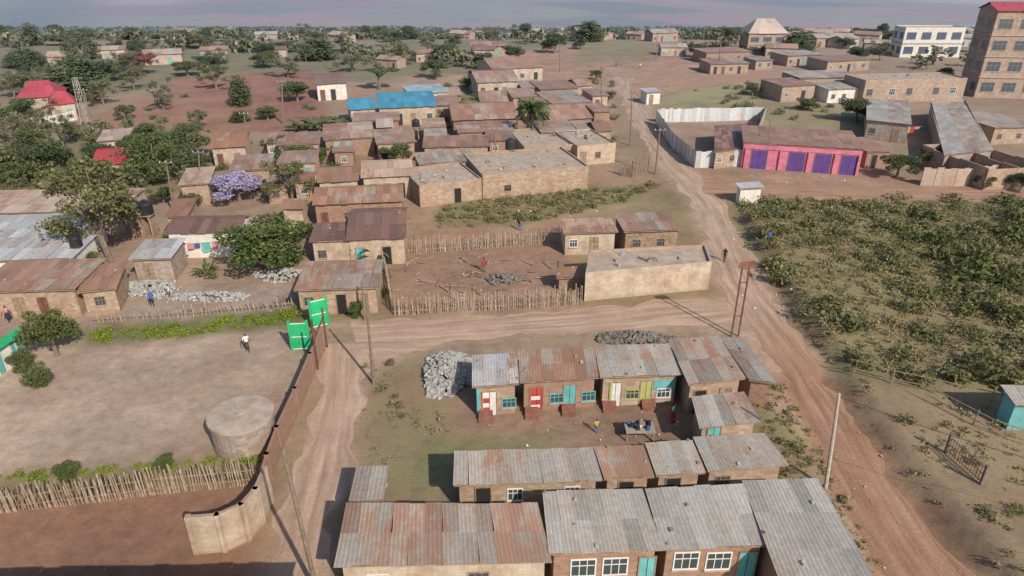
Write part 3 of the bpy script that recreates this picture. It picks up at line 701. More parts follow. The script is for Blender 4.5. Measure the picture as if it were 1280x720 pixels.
# ------------------------------------------------------------ water tank (stone cistern)
mb=MB(); c=ray(300,566); r=2.05; hh=2.1; n=36
for i in range(n):
    a0=2*math.pi*i/n;a1=2*math.pi*(i+1)/n
    p=lambda a,rr,z:Vector((c.x+rr*math.cos(a),c.y+1.2+rr*math.sin(a),c.z+z))
    L=r*(a1-a0)
    mb.q([p(a0,r,-.2),p(a1,r,-.2),p(a1,r,hh),p(a0,r,hh)],'wgrey',uv=[(i*L,0),(i*L+L,0),(i*L+L,hh),(i*L,hh)])
    mb.q([p(a0,r+.1,hh),p(a1,r+.1,hh),p(a1,r+.1,hh+.2),p(a0,r+.1,hh+.2)],'conc')
    mb.q([p(a0,r,hh),p(a1,r,hh),p(a1,r+.1,hh),p(a0,r+.1,hh)],'conc')
    mb.q([p(a0,r+.1,hh+.2),p(a1,r+.1,hh+.2),p(a1,0.3,hh+.3),p(a0,0.3,hh+.3)],'conc')
    mb.q([p(a0,.3,hh+.3),p(a1,.3,hh+.3),p(a1,.3,hh+.42),p(a0,.3,hh+.42)],'conc')
mb.q([Vector((c.x+.3*math.cos(2*math.pi*i/n),c.y+1.2+.3*math.sin(2*math.pi*i/n),c.z+hh+.42)) for i in range(n)],'conc')
mb.done('stone_water_tank')
def ptank(u,v,z,r,h):
    p=ray(u,v,z); mb=MB(); zs=[0,.05,h*.2,h*.22,h*.45,h*.47,h*.7,h*.72,h*.85,h*.97,h*.98,h*1.05,h*1.05]; rs=[r*.97,r,r,r*.95,r,r*.95,r,r*.95,r*.9,r*.45,r*.28,r*.28,.01]
    mb.tube([p+Zv*a for a in zs],rs,'bplast',18)
    for s in (-1,1): mb.box(p+Vector((s*r*.6-.08,-.8*r,-z)),(.16,0,0),(0,1.6*r,0),(0,0,z),'wtan')
    mb.box(p+Vector((-r,-r,-.12)),(2*r,0,0),(0,2*r,0),(0,0,.11),'wood'); mb.done('black_water_tank')
ptank(170,268,2.8,.85,1.6);ptank(183,267,2.8,.85,1.6);ptank(96,308,3.2,.6,1.3);ptank(638,186,3.4,.8,1.6);ptank(520,158,2.5,.7,1.3)
# ------------------------------------------------------------ stone heaps
def heap(name,uc,vc,rx,ry,hh,n,k,size,seed,flat=1):
    rr=random.Random(seed); mb=MB(); c=ray(uc,vc)
    for _ in range(n):
        a=rr.uniform(0,6.28);q=math.sqrt(rr.random())*(1+.15*math.sin(a*3+seed)); x=rx*q*math.cos(a);y=ry*q*math.sin(a); z=hh*max(0,1-q**1.6)*rr.uniform(.75,1)
        s=size*rr.uniform(.6,1.3); R=[Vector((rr.gauss(0,1),rr.gauss(0,1),rr.gauss(0,1))).normalized()]
        e=R[0]; f=e.cross(Vector((rr.random(),rr.random(),1))).normalized(); g=e.cross(f)
        e=e*s;f=f*s*rr.uniform(.6,1);g=g*s*rr.uniform(.5,.9)
        o=c+Vector((x,y,z+.05))-(e+f+g)/2
        cs=[o,o+e,o+e+f,o+f,o+g,o+e+g,o+e+f+g,o+f+g]; cs=[p+Vector((rr.uniform(-1,1),rr.uniform(-1,1),rr.uniform(-1,1)))*s*.13 for p in cs]
        for ix in ((3,2,1,0),(4,5,6,7),(0,1,5,4),(1,2,6,5),(2,3,7,6),(3,0,4,7)): mb.q([cs[i] for i in ix],k)
    mb.done(name)
heap('building_stone_pile',562,468,2.1,3.1,1.3,620,'stone',.34,1)
heap('rubble_pile',790,424,3.3,.9,.5,220,'rock',.38,2)
heap('building_stone_pile',180,362,3.5,1.8,.6,300,'stone',.28,4)
heap('building_stone_pile',260,372,4.5,1.0,.35,260,'stone',.26,5)
heap('rubble_pile',350,345,2.5,1.5,.8,160,'stone',.3,6)
heap('rubble_pile',630,350,2.0,1.2,.4,120,'rock',.3,7)
# ------------------------------------------------------------ poles
def pole(ub,vb,ut,vt,k='polew',r=.14,arm=True,name='utility_pole'):
    b=ray(ub,vb); h=top_h(b,vt); d=b.y*C+(H-b.z-h)*S; X=(ut-640)/F*d; t=Vector((X,b.y,b.z+h)); dist=b.length
    if dist>120: r*=1.25
    mb=MB(); mb.tube([b-Zv*.3,b.lerp(t,.5),t],[r,r*.85,r*.62],k,8)
    if arm:
        q=b.lerp(t,.95); mb.box(q+Vector((-.8,-.06-r,0)),(1.6,0,0),(0,.1,0),(0,0,.12),'polew')
        for s in (-.7,0,.7): mb.tube([q+Vector((s,-r,.12)),q+Vector((s,-r,.3))],[.05,.03],'white',6)
    mb.done(name); return b.lerp(t,.97)
tp=[pole(1032,612,1049,492,'polec',.13,False),pole(398,745,353,560,'polew',.14,False),pole(467,480,457,368,'polew',.12,False)]
pole(456,400,452,352,'polew',.12,False)
wl=[pole(819,218,825,160),pole(788,182,790,112),pole(752,146,752,82),pole(899,90,901,45),pole(820,76,822,40)]
wl2=[pole(219,272,207,200),pole(309,186,305,140),pole(354,155,352,100)]
pole(251,242,248,188);pole(118,170,104,110);pole(620,200,618,160);pole(700,90,700,55);pole(960,205,963,150,'polew',.1,False)
mb=MB()
def wire(a,b,sag=.8):
    pts=[a.lerp(b,i/10)-Zv*(sag*4*(i/10)*(1-i/10)) for i in range(11)]
    mb.tube(pts,[.02]*11,'bplast',3)
for L in (wl,wl2):
    for a,b in zip(L,L[1:]): wire(a,b);wire(a+Vector((.6,0,0)),b+Vector((.6,0,0)))
wire(tp[0],tp[0]+Vector((20,-12,.5)))
mb.done('power_lines')
# slim two-post steel frame
mb=MB(); a=ray(914,421); h=top_h(a,334)
b=a+Vector((.62,.05,0)); d=b-a
for p in (a,b): mb.box(p-Vector((.055,.055,.3)),(.11,0,0),(0,.11,0),Zv*(h+.3),'rustp')
for f in (.3,.78,.97): mb.box(a+Zv*h*f,d,(0,.05,0),Zv*.07,'rustp')
t=a+Zv*h
mb.q([t+Vector((-.35,-.15,.0)),t+Vector((1.1,-.1,.1)),t+Vector((1.0,.1,.55)),t+Vector((-.25,.05,.4))],'rustp')
mb.box(t+Vector((-.3,0,-.06)),(1.3,0,.1),(0,.1,0),Zv*.09,'rustp')
mb.done('steel_sign_frame')
mb=MB(); 
for (u,v,t_) in ((398,462,402),(409,434,385)):
    a=ray(u,v);hh=top_h(a,t_); mb.tube([a-Zv*.2,a+Zv*hh],[.09,.08],'rustp',8)
a=ray(398,462)+Zv*2.9; mb.box(a,ray(409,434)+Zv*2.9-a,(.1,0,0),Zv*.12,'rustp')
mb.done('red_gate_frame')
# lattice mast
mb=MB(); b=ray(112,168); h=top_h(b,97); s=.7
def lc(i,f):
    q=[(-1,-1),(1,-1),(1,1),(-1,1)][i%4]; w=s*(1-.6*f); return b+Vector((q[0]*w,q[1]*w,h*f))
for i in range(4):
    mb.tube([lc(i,0),lc(i,1)],[.06,.045],'polec',5)
    for j in range(8):
        mb.tube([lc(i,j/8),lc(i+1,(j+1)/8)],[.025,.025],'polec',4); mb.tube([lc(i,(j+1)/8),lc(i+1,(j+1)/8)],[.025,.025],'polec',4)
mb.done('lattice_mast')
# laundry
def laundry(u0,v0,u1,v1,seed):
    rr=random.Random(seed); mb=MB(); a=ray(u0,v0);b=ray(u1,v1); L=(b-a).length
    for p in (a,b): mb.tube([p-Zv*.2,p+Zv*2],[.05,.04],'wood',6)
    mb.tube([a+Zv*1.95,a.lerp(b,.5)+Zv*1.8,b+Zv*1.95],[.015]*3,'bplast',3)
    x=.2
    while x<L-.6:
        w=rr.uniform(.4,1.1);hh=rr.uniform(.5,1.3);p=a.lerp(b,x/L);q=a.lerp(b,min(1,(x+w)/L)); k=rr.choice(['cl_white','cl_red','cl_blue','cl_yellow','cl_pink','cl_green','cl_white','bluep','teal'])
        n=4
        for i in range(n):
            p0=p.lerp(q,i/n);p1=p.lerp(q,(i+1)/n); o0=Vector((0,.06*(i%2),0));o1=Vector((0,.06*((i+1)%2),0))
            mb.q([p0+Zv*(1.85-hh)+o0,p1+Zv*(1.85-hh)+o1,p1+Zv*1.85,p0+Zv*1.85],k)
        x+=w+rr.uniform(.02,.2)
    mb.done('washing_line')
laundry(212,318,262,315,1);laundry(222,326,292,320,2);laundry(215,308,250,306,3);laundry(1120,172,1160,170,4)
# kiosk table in yard
mb=MB(); c=ray(800,552)
mb.box(c+Vector((-1,-.1,.75)),(2,0,0),(0,1.3,0),Zv*.08,'galv')
for x in (-.95,.85):
    for y in (-.05,1.05): mb.box(c+Vector((x,y,-.1)),(.1,0,0),(0,.1,0),Zv*.85,'wood')
rr=random.Random(3)
for i in range(16): mb.box(c+Vector((rr.uniform(-.9,.6),rr.uniform(0,.9),.832)),(rr.uniform(.15,.4),0,0),(0,rr.uniform(.1,.3),0),Zv*rr.uniform(.1,.35),rr.choice(['cl_black','cl_white','wood','cl_blue','bplast']))
mb.done('market_table')
# ------------------------------------------------------------ vegetation
def leafquads(cen,size,r,stretch=1.4):
    n=len(cen); a=r.normal(size=(n,3)); a/=np.linalg.norm(a,axis=1)[:,None]
    b=np.cross(a,r.normal(size=(n,3))); b/=np.linalg.norm(b,axis=1)[:,None]
    s=(size*r.uniform(.6,1.4,n))[:,None]; a=a*s*stretch/2; b=b*s/2
    return np.stack([cen-a-b*.5,cen-b*.9+a*.1,cen+a+b*.4,cen+b*.9-a*.1],1)
def crown(lobes,n,size,r,shell=.55):
    w=np.array([l[3]**2 for l in lobes]); idx=r.choice(len(lobes),n,p=w/w.sum()); L=np.array(lobes)[idx]
    d=r.normal(size=(n,3)); d/=np.linalg.norm(d,axis=1)[:,None]; rad=r.uniform(shell,1.12,n)[:,None]
    return leafquads(L[:,:3]+d*rad*L[:,3:4]*np.array([1,1,.8]),size,r)
def tubeq(pts,rs,n=6):
    out=[];rings=[]
    for i,p in enumerate(pts):
        p=np.array(p,float); rings.append(np.stack([p+rs[i]*np.array([math.cos(2*math.pi*j/n),math.sin(2*math.pi*j/n),0]) for j in range(n)]))
    for a,b in zip(rings,rings[1:]):
        for j in range(n): out.append([a[j],a[(j+1)%n],b[(j+1)%n],b[j]])
    return out
def treemesh(kind,seed):
    r=np.random.default_rng(seed); wood=[]; lobes=[]; lm='leaf'
    if kind in('broad','dark','jac','red','dense'):
        th=2.0 if kind!='dense' else .9; wood+=tubeq([(0,0,-.3),(.05,.05,th*.6),(.1,0,th)],[.22,.17,.13])
        nl=17
        for i in range(nl):
            a=i*2.4+r.uniform(-.5,.5); q=r.uniform(.4,2.1); z=r.uniform(th+.3,5.2)-q*.3; rad=r.uniform(.45,1.1)
            if kind=='dense': z=r.uniform(.9,5.0)-q*.3; rad*=1.15
            c=(q*math.cos(a),q*math.sin(a),z); lobes.append((*c,rad))
            wood+=tubeq([(.1,0,th-.2),(c[0]*.5,c[1]*.5,(th+z)/2),c],[.09,.06,.02],5)
        n={'broad':4600,'dark':4600,'jac':4200,'red':4000,'dense':6000}[kind]
        lv=crown(lobes,n,.17,r); lm={'broad':'leaf','dark':'leafd','jac':'leafp','red':'leafr','dense':'leaf'}[kind]
    elif kind=='airy':
        wood+=tubeq([(0,0,-.3),(.15,.1,1.6),(.3,0,3)],[.16,.13,.10])
        for i in range(22):
            a=i*2.4+r.uniform(-.4,.4); q=r.uniform(.5,2.5); z=r.uniform(1.8,5.6); c=(q*math.cos(a),q*math.sin(a),z); lobes.append((*c,r.uniform(.35,.8)))
            wood+=tubeq([(.2,0,r.uniform(1.2,3)),(c[0]*.5,c[1]*.5,z*.75),c],[.06,.04,.015],5)
        lv=crown(lobes,4200,.13,r,.1); lm='leafo'
    elif kind=='flat':
        wood+=tubeq([(0,0,-.3),(.1,.1,2.5),(.1,0,3.6)],[.2,.15,.12])
        for i in range(12):
            a=i*2.4; q=r.uniform(.3,2.6); c=(q*math.cos(a),q*math.sin(a),5.2-q*.15+r.uniform(-.2,.2)); lobes.append((*c,.75)); wood+=tubeq([(.1,0,3),(c[0]*.5,c[1]*.5,4.5),c],[.08,.05,.02],5)
        lv=crown(lobes,3000,.2,r); lv[:,:,2]=5.2+(lv[:,:,2]-5.2)*.6; lm='leaf'
    elif kind=='cyp':
        wood+=tubeq([(0,0,-.3),(0,0,2),(0,0,5.6)],[.16,.12,.03])
        for i in range(16): z=.8+i*.32; a=i*2.1; q=.35; lobes.append((q*math.cos(a),q*math.sin(a),z,1.0*(1-(i/17)**2)+.15))
        lv=crown(lobes,2600,.2,r)
    elif kind in('palm','banana'):
        th=4.2 if kind=='palm' else .9; wood+=tubeq([(0,0,-.3),(.05,0,th*.5),(.0,.05,th)],[.22,.18,.2]); L=[]
        nf=34 if kind=='palm' else 16
        for i in range(nf):
            a=i*2.4; el=r.uniform(-.2,1.3) if kind=='palm' else r.uniform(.4,1.4); ln=r.uniform(2,2.7) if kind=='palm' else r.uniform(3.4,4.8); 
            base=np.array([0,0,th]) if kind=='palm' else np.array([r.uniform(-1,1),r.uniform(-1,1),r.uniform(.4,1.2)]); prev=base; w0=.22 if kind=='palm' else .38
            hd=np.array([math.cos(a),math.sin(a),0]); sd=np.array([-math.sin(a),math.cos(a),0]); m=6
            for j in range(m):
                e=el-1.3*(j/m)**1.3; nx_=prev+(hd*math.cos(e)+np.array([0,0,math.sin(e)]))*ln/m
                w1=w0*math.sin(math.pi*(j+.25)/(m+.5))+.03; w2=w0*math.sin(math.pi*(j+1.25)/(m+.5))+.02; dn=np.array([0,0,-.08])
                L.append([prev,prev+sd*w1+dn,nx_+sd*w2+dn,nx_]);L.append([prev-sd*w1+dn,prev,nx_,nx_-sd*w2+dn])
                if kind=='palm':
                    for t in (0.2,.6):
                        b0=prev+(nx_-prev)*t
                        for s in (-1,1): L.append([b0,b0+hd*.08,b0+hd*.3+sd*s*.55+np.array([0,0,-.3]),b0+hd*.22+sd*s*.55+np.array([0,0,-.33])])
                prev=nx_
        lv=np.array(L); lm='leaf'
    wood=np.array(wood); V=np.concatenate([wood,lv]); mi=[0]*len(wood)+[1]*len(lv)
    return npmesh('tree_'+kind,V,['bark',lm],mi)
names={'broad':'broadleaf_tree','dark':'broadleaf_tree','jac':'jacaranda_tree','red':'red_flowering_tree','dense':'bushy_tree','airy':'acacia_tree','flat':'acacia_tree','cyp':'cypress_tree','palm':'palm_tree','banana':'banana_plant'}
TM={k:[treemesh(k,i*7+3) for i in range(3 if k in('broad','airy','dense','dark') else 1)] for k in names}
def put_tree(b,h,w,kind):
    o=bpy.data.objects.new(names[kind],random.choice(TM[kind])); o.location=b; sw=w/(5.4 if kind not in('cyp','palm','banana') else {'cyp':2.2,'palm':5,'banana':6}[kind]); o.scale=(sw,sw,h/5.9)
    o.rotation_euler=(0,0,random.uniform(0,6.28)); link(o)
def tree(u,vb,vt,wpx,kind):
    b=ray(u,vb); h=max(.6,top_h(b,vt)); w=wpx/F*(b.y*C+(H-b.z)*S); put_tree(b,h,w,kind)
for t in [(140,328,188,135,'airy'),(338,340,270,112,'dense'),(300,252,212,74,'jac'),(366,256,196,62,'airy'),(195,228,160,75,'broad'),(236,195,153,58,'broad'),
 (176,94,60,50,'red'),(302,132,93,24,'cyp'),(372,127,95,45,'dark'),(205,137,98,35,'airy'),(475,112,83,50,'flat'),(665,182,119,46,'palm'),(493,202,177,46,'broad'),
 (72,445,378,68,'broad'),(50,484,452,34,'dense'),(30,462,432,30,'dense'),(470,325,282,48,'banana'),(258,345,320,30,'banana'),(400,162,138,50,'banana'),(378,162,142,40,'banana'),(425,160,138,40,'banana'),
 (1120,222,188,50,'dark'),(1165,208,182,40,'broad'),(1010,138,120,32,'broad'),(995,70,44,30,'broad'),(1070,152,118,50,'dark'),(1098,110,90,26,'broad'),
 (25,152,118,52,'broad'),(62,218,170,72,'dark'),(20,185,140,62,'airy'),(152,238,208,50,'broad'),(96,240,198,72,'broad'),(130,132,95,42,'airy'),(270,112,77,45,'airy'),(360,97,66,50,'airy'),
 (500,80,52,50,'airy'),(560,78,50,44,'broad'),(605,87,60,38,'broad'),(545,98,70,40,'broad'),(370,207,176,52,'broad'),(335,150,128,34,'broad'),(20,235,200,60,'broad'),
 (85,597,578,32,'dense'),(205,587,569,30,'dense'),(300,152,138,20,'cyp'),(445,395,375,24,'dense'),(30,120,85,40,'airy'),(90,100,75,40,'broad'),(235,95,74,40,'broad'),(440,90,65,45,'airy'),(330,84,62,40,'dark'),
 (1250,118,100,30,'broad'),(1180,100,80,24,'broad'),(1230,235,215,30,'broad'),(1275,238,212,40,'dark'),(60,275,245,40,'dark'),(110,345,315,40,'broad'),(430,345,330,30,'broad'),
 (940,120,100,20,'broad'),(570,135,122,30,'broad'),(745,100,85,20,'broad'),(1100,76,50,36,'airy'),(1070,76,54,32,'dark'),(870,72,52,28,'dark'),(640,76,52,32,'dark'),
 (190,330,310,26,'airy'),(240,262,240,34,'broad'),(10,330,300,34,'airy'),(350,320,300,26,'broad'),(455,250,232,22,'broad'),(250,160,135,34,'airy'),(160,150,128,30,'broad'),
 (45,200,150,55,'broad'),(130,215,175,50,'dark'),(5,225,180,50,'dark'),(80,185,140,46,'airy'),(170,200,165,44,'broad'),(215,215,180,36,'dark'),
 (350,195,165,34,'broad'),(330,215,188,30,'dark'),(270,240,215,34,'broad'),(345,245,220,30,'dark'),(400,205,180,30,'broad'),(425,182,160,28,'dark'),(540,182,160,26,'broad'),(250,215,190,36,'broad'),(385,300,275,30,'dark'),(20,255,225,46,'airy'),(120,262,232,44,'broad'),(205,255,230,34,'dark'),(520,128,110,28,'dark'),(585,112,95,28,'broad'),(630,108,92,26,'dark'),(760,128,112,20,'broad'),(180,175,150,40,'broad'),(70,150,122,36,'airy')]:
    tree(*t)
rt=random.Random(77)
for _ in range(460):
    y=150*(5.0**rt.random()); x=rt.uniform(-.85,.72)*y
    if y<235 and x>-.25*y: continue
    U_,V_=proj(x,y,G(x,y)); 
    if 205<U_<415 and 92<V_<165 or 740<U_<850: continue
    put_tree(Vector((x,y,G(x,y)-.1)),rt.uniform(3.5,8),rt.uniform(5,11),rt.choice(['broad','airy','dark','dark','broad','cyp','flat','airy']))
def protos(r,n,leaf,size,flat=.7):
    out=[]
    for i in range(n):
        lobes=[(r.uniform(-.5,.5),r.uniform(-.5,.5),r.uniform(.2,.7)*flat,r.uniform(.25,.55)) for _ in range(6)]
        out.append(crown(lobes,leaf,size,r,.3))
    return out
def scatter(name,poly,dens,smin,smax,pr,mat,r,zs=1.0,maxn=4000,clump=None):
    ps=[ray(*p) for p in poly]; xa,xb=min(p.x for p in ps),max(p.x for p in ps);ya,yb=min(p.y for p in ps),max(p.y for p in ps)
    n=int((xb-xa)*(yb-ya)*dens); n=min(n,60000); x=r.uniform(xa,xb,n);y=r.uniform(ya,yb,n)
    m=inpoly(x,y,[(p.x,p.y) for p in ps]); x,y=x[m],y[m]
    if clump: m=vn(x/clump,y/clump,8)+r.uniform(-.12,.12,len(x))>-.02; x,y=x[m],y[m]
    x,y=x[:maxn],y[:maxn]; z=gz(x,y); out=[]
    for i in range(len(x)):
        s=r.uniform(smin,smax)*r.uniform(.7,1.1); a=r.uniform(0,6.28); t=pr[i%len(pr)]; ca,sa=math.cos(a),math.sin(a)
        v=np.empty_like(t); v[...,0]=(t[...,0]*ca-t[...,1]*sa)*s+x[i]; v[...,1]=(t[...,0]*sa+t[...,1]*ca)*s+y[i]; v[...,2]=t[...,2]*s*zs*r.uniform(.7,1.3)+z[i]-.05; out.append(v)
    if out: link(bpy.data.objects.new(name,npmesh(name,np.concatenate(out),[mat])))
r=np.random.default_rng(5)
pB=protos(r,6,170,.13); pS=protos(r,5,40,.2); pT=protos(r,5,110,.17,1.6)
RB=[(925,258),(1000,250),(1290,250),(1290,480),(1180,478),(1050,455),(1010,405),(985,360),(945,300)]
scatter('shrubland',RB,.30,.8,2.4,pB,'leafs',r,clump=8,maxn=640,zs=.75)
scatter('shrubland',RB,.12,1.0,2.8,pB,'leafo',r,clump=13,maxn=240,zs=.85)
scatter('shrubland',[(1050,270),(1290,260),(1290,440),(1080,420),(1040,330)],.07,1.4,3.2,pB,'leaf',r,clump=10,maxn=100)
scatter('dry_grass',RB,2.2,.3,.8,pS,'leafg',r,maxn=6000)
scatter('dry_grass',[(1050,480),(1290,520),(1290,720),(1240,720)],1.8,.2,.6,pS,'leafg',r,clump=4,maxn=2200)
scatter('shrubs',[(1070,500),(1200,560),(1290,640),(1290,720),(1250,700)],.14,.4,1.1,pB,'leafs',r,maxn=80)
scatter('verge_grass',[(935,485),(980,480),(1105,715),(1085,719),(960,590),(950,530)],3.5,.2,.6,pS,'leafs',r,maxn=1200)
scatter('verge_grass',[(455,455),(525,445),(560,520),(560,560),(450,600)],1.6,.2,.55,pS,'leafg',r,clump=2.5,maxn=700)
scatter('shrubs',[(470,455),(500,450),(520,520),(470,540)],.25,.4,1.0,pB,'leafs',r,maxn=40)
scatter('bank_vegetation',[(548,258),(720,238),(830,230),(780,252),(700,272),(548,288)],.7,.4,1.3,pB,'leafs',r,maxn=380,zs=.8)
scatter('bank_vegetation',[(548,258),(720,238),(830,230),(780,252),(700,272),(548,288)],1.2,.3,.8,pS,'leafg',r,maxn=700)
scatter('hedge',[(110,417),(240,408),(372,388),(374,400),(240,419),(112,428)],3.0,.5,.9,pB,'leafy',r,maxn=520)
scatter('hedge',[(-20,597),(100,588),(330,572),(330,577),(100,596),(-20,606)],4.0,.35,.65,pB,'leafy',r,maxn=300)
scatter('shrubs',[(0,610),(320,585),(320,600),(0,630)],.5,.3,.8,pB,'leafs',r,maxn=100)
scatter('shrubs',[(440,340),(490,340),(488,395),(430,395)],.35,.4,1.1,pB,'leaf',r,maxn=60)
scatter('shrubs',[(150,130),(420,95),(420,160),(200,170)],.006,1,2.6,pB,'leaf',r,maxn=60)
scatter('shrubs',[(0,160),(230,160),(240,250),(0,260)],.05,1.2,3.2,pT,'leafo',r,maxn=260)
scatter('shrubs',[(240,180),(520,180),(520,250),(240,250)],.03,.8,2.4,pB,'leaf',r,maxn=130)
scatter('shrubs',[(0,250),(380,300),(380,390),(0,360)],.03,.5,1.3,pB,'leafo',r,maxn=80)
scatter('shrubs',[(520,100),(770,100),(770,180),(520,180)],.02,.8,2.4,pB,'leafo',r,maxn=110)
scatter('shrubs',[(830,105),(1080,100),(1080,160),(960,150)],.03,.8,2.0,pB,'leafo',r,maxn=100)
def belt(name,ya,yb,n,smin,smax,mat,cl,thr):
    y=r.uniform(ya,yb,n);x=r.uniform(-1,1,n)*(y*.85+30); m=vn(x/cl,y/(cl*.5),9)+r.uniform(-.08,.08,n)>thr; x,y=x[m],y[m]
    U_,V_=proj(x,y,gz(x,y)); m=~((U_>205)&(U_<415)&(V_>92))&~((U_>740)&(U_<850)&(V_>55)); x,y=x[m],y[m]
    z=gz(x,y); out=[]
    pp=[t[:70] for t in pT]
    for i in range(len(x)):
        s=r.uniform(smin,smax); t=pp[i%5]; c_=t.mean(axis=1,keepdims=True); t=c_+(t-c_)*1.5
        out.append(t*np.array([s,s,s*.8])+np.array([x[i],y[i],z[i]-.2]))
    link(bpy.data.objects.new(name,npmesh(name,np.concatenate(out),[mat])))
belt('distant_trees',200,480,800,2.0,5,'leafo',50,-.05)
belt('distant_trees',350,1000,2200,2.5,6,'leafd',120,.0)
belt('distant_trees',900,1850,2000,3,6.5,'leafd',300,.05)
# litter
mb=MB(); rr=random.Random(9)
for (pl,n) in (([(935,485),(1060,500),(1215,720),(1110,720)],70),([(860,240),(960,260),(1010,400),(900,380)],140),([(600,240),(760,235),(760,270),(600,280)],60),([(0,330),(380,340),(380,390),(0,380)],120),([(500,320),(700,320),(700,370),(500,380)],60),([(600,520),(850,510),(850,560),(600,560)],30),([(940,205),(1080,222),(1080,240),(940,235)],60),([(350,190),(760,150),(760,230),(500,260)],150)):
    us=[p[0] for p in pl];vs=[p[1] for p in pl]
    for _ in range(n):
        u=rr.uniform(min(us),max(us));v=rr.uniform(min(vs),max(vs))
        if not inpoly(np.array([u]),np.array([v]),pl)[0]: continue
        p=ray(u,v)+Zv*.05; s=rr.uniform(.08,.22); a=rr.uniform(0,6.28); e=Vector((math.cos(a),math.sin(a),rr.uniform(-.2,.3)))*s; f=Vector((-math.sin(a),math.cos(a),rr.uniform(-.2,.4)))*s*.7
        mb.q([p,p+e,p+e+f,p+f+Zv*.05],rr.choice(['white','white','stone','cl_white','cl_pink','stone']))
mb.done('litter')
mb=MB()
for _ in range(60):
    p=ray(rr.uniform(505,700),rr.uniform(322,378))+Zv*rr.uniform(.02,.2); a=rr.uniform(0,3.14); l=rr.uniform(.6,2.2)
    mb.box(p,Vector((math.cos(a),math.sin(a),rr.uniform(-.03,.08)))*l,Vector((-math.sin(a),math.cos(a),0))*.1,Zv*.06,rr.choice(['wood','wood2','bark']))
mb.done('timber_scrap')
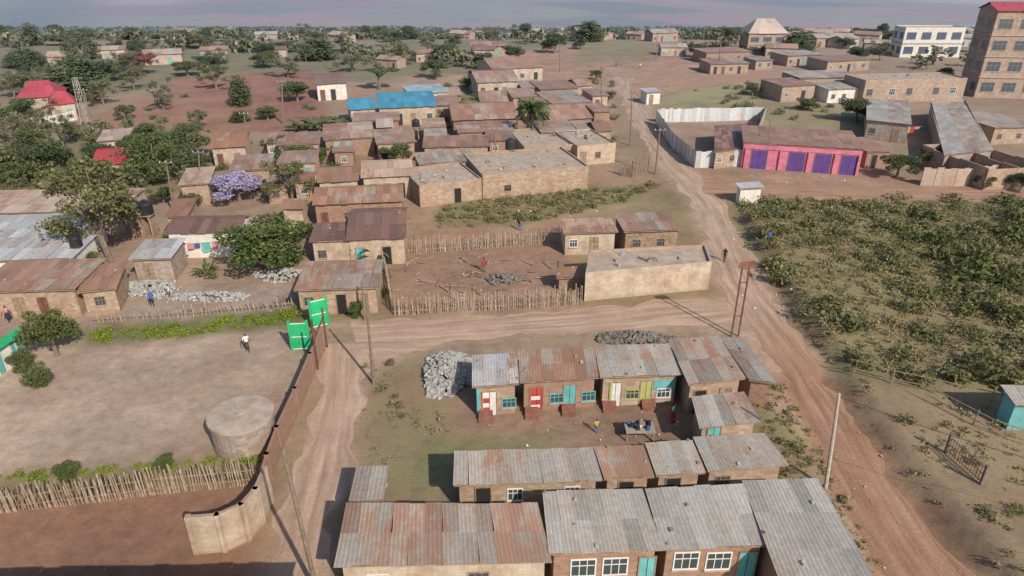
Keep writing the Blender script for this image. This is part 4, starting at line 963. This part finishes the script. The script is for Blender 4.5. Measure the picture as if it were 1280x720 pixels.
# ------------------------------------------------------------ people
def person(u,v,head,shirt,legs,stride=.3,hgt=1.68,arm=.1,long=False,armup=0):
    me=bpy.data.meshes.new('body'); V=[];E=[];R=[]
    def a(p,r_,par=None):
        V.append(p);R.append(r_)
        if par is not None: E.append((par,len(V)-1))
        return len(V)-1
    pel=a((0,0,.93),(.15,.11)); sp=a((0,.0,1.12),(.135,.10),pel); ch=a((0,.01,1.33),(.165,.115),sp); nk=a((0,0,1.46),(.06,.06),ch); hd0=a((0,-.01,1.52),(.062,.07),nk); hd=a((0,-.02,1.60),(.08,.098),hd0); tp_=a((0,-.01,1.69),(.055,.065),hd)
    nose=a((0,-.125,1.585),(.014,.02),hd)
    for s in (-1,1):
        hip=a((s*.09,0,.88),(.09,.09),pel); kn=a((s*.1,-stride*.35*s-.02,.48),(.06,.06),hip); an=a((s*.1,-stride*s*.6+(.08 if s>0 else 0),.08),(.04,.04),kn); a((s*.11,-stride*s*.6-.17,.035),(.04,.03),an)
        sh=a((s*.185,.01,1.38),(.055,.055),ch)
        el=a((s*.25,stride*.3*s+.03,1.12),(.042,.042),sh)
        wr=a((s*.27,stride*.7*s-.08,.88+armup*.3),(.028,.028),el); pm=a((s*.27,stride*.75*s-.1,.80+armup*.3),(.036,.02),wr)
        for i in range(4): 
            f1=a((s*.27-.0,stride*.75*s-.135+i*.022,.74+armup*.3-.004*abs(i-1)),(.009,.009),pm); a((s*.262,stride*.75*s-.14+i*.022,.70+armup*.3),(.008,.008),f1)
        a((s*.25,stride*.75*s-.16,.79+armup*.3),(.01,.01),wr)
    me.from_pydata(V,E,[]); o=bpy.data.objects.new('t',me); col.objects.link(o)
    md=o.modifiers.new('s','SKIN')
    for i,sv in enumerate(me.skin_vertices[0].data): sv.radius=R[i]; sv.use_root=(i==0)
    sb=o.modifiers.new('u','SUBSURF'); sb.levels=1;sb.render_levels=1
    dg=bpy.context.evaluated_depsgraph_get(); m2=bpy.data.meshes.new_from_object(o.evaluated_get(dg)); bpy.data.objects.remove(o)
    for k in ('skin',shirt,legs,'hair','cl_black'): m2.materials.append(M[k])
    for p in m2.polygons:
        c=p.center; i=0
        if c.z>1.62 or (c.z>1.53 and c.y>.03): i=3
        elif c.z>1.45: i=0
        elif abs(c.x)>.2 and c.z<1.14: i=0
        elif c.z>.92: i=1
        elif c.z>.1: i=2
        else: i=4
        p.material_index=i; p.use_smooth=True
    ob=bpy.data.objects.new('person',m2); link(ob)
    if long:
        mb=MB(); mb.tube([(0,0,1.0),(0,0,.8),(0,0,.45)],[.15,.2,.27],legs,14); sk=mb.done('skirt',ob)
    b=ray(u,v); ob.location=b; s=hgt/1.74; ob.scale=(s,s,s); ob.rotation_euler=(0,0,math.radians(head))
person(310,439,20,'cl_white','cl_black',.35,1.75)
person(605,340,200,'cl_red','cl_brown',.2); person(649,288,90,'cl_black','cl_blue',.3); person(905,327,-30,'cl_black','cl_black',.4); person(960,305,10,'cl_blue','cl_black',.3)
person(191,383,40,'cl_blue','cl_black',.3); person(213,374,-60,'cl_white','cl_brown',.2); person(12,402,0,'cl_pink','cl_black',.3,long=True); person(745,541,180,'cl_yellow','cl_blue',.2,1.2)
person(840,528,60,'cl_green','cl_red',.1,long=True); person(770,84,0,'cl_red','cl_black',.3); person(800,86,0,'cl_white','cl_blue',.3)
# ------------------------------------------------------------ light, sky, camera
el=math.radians(37); az=math.radians(147)
w=bpy.data.worlds.new('World'); bpy.context.scene.world=w; w.use_nodes=True; nt=w.node_tree
sk=nt.nodes.new('ShaderNodeTexSky'); sk.sky_type='NISHITA'; sk.sun_disc=False; sk.sun_elevation=el; sk.sun_rotation=az; sk.dust_density=4; sk.altitude=1500
bg=nt.nodes['Background']; bg.inputs[1].default_value=.15; nt.links.new(sk.outputs[0],bg.inputs[0])
sl=bpy.data.lights.new('sun','SUN'); sl.energy=4.8; sl.angle=math.radians(.7); sl.color=(1,.93,.82)
so=bpy.data.objects.new('sun',sl); link(so); sd=Vector((math.sin(az)*math.cos(el),math.cos(az)*math.cos(el),math.sin(el))); so.rotation_euler=sd.to_track_quat('Z','Y').to_euler()
cam=bpy.data.cameras.new('camera'); cam.sensor_width=36; cam.lens=36*F/1280; cam.clip_end=80000; cam.clip_start=.5
co=bpy.data.objects.new('camera',cam); co.location=(0,0,H); co.rotation_euler=(math.pi/2-TH,0,0); link(co); bpy.context.scene.camera=co
sc=bpy.context.scene; sc.view_settings.view_transform='Standard'; sc.view_settings.look='None'; sc.view_settings.exposure=0
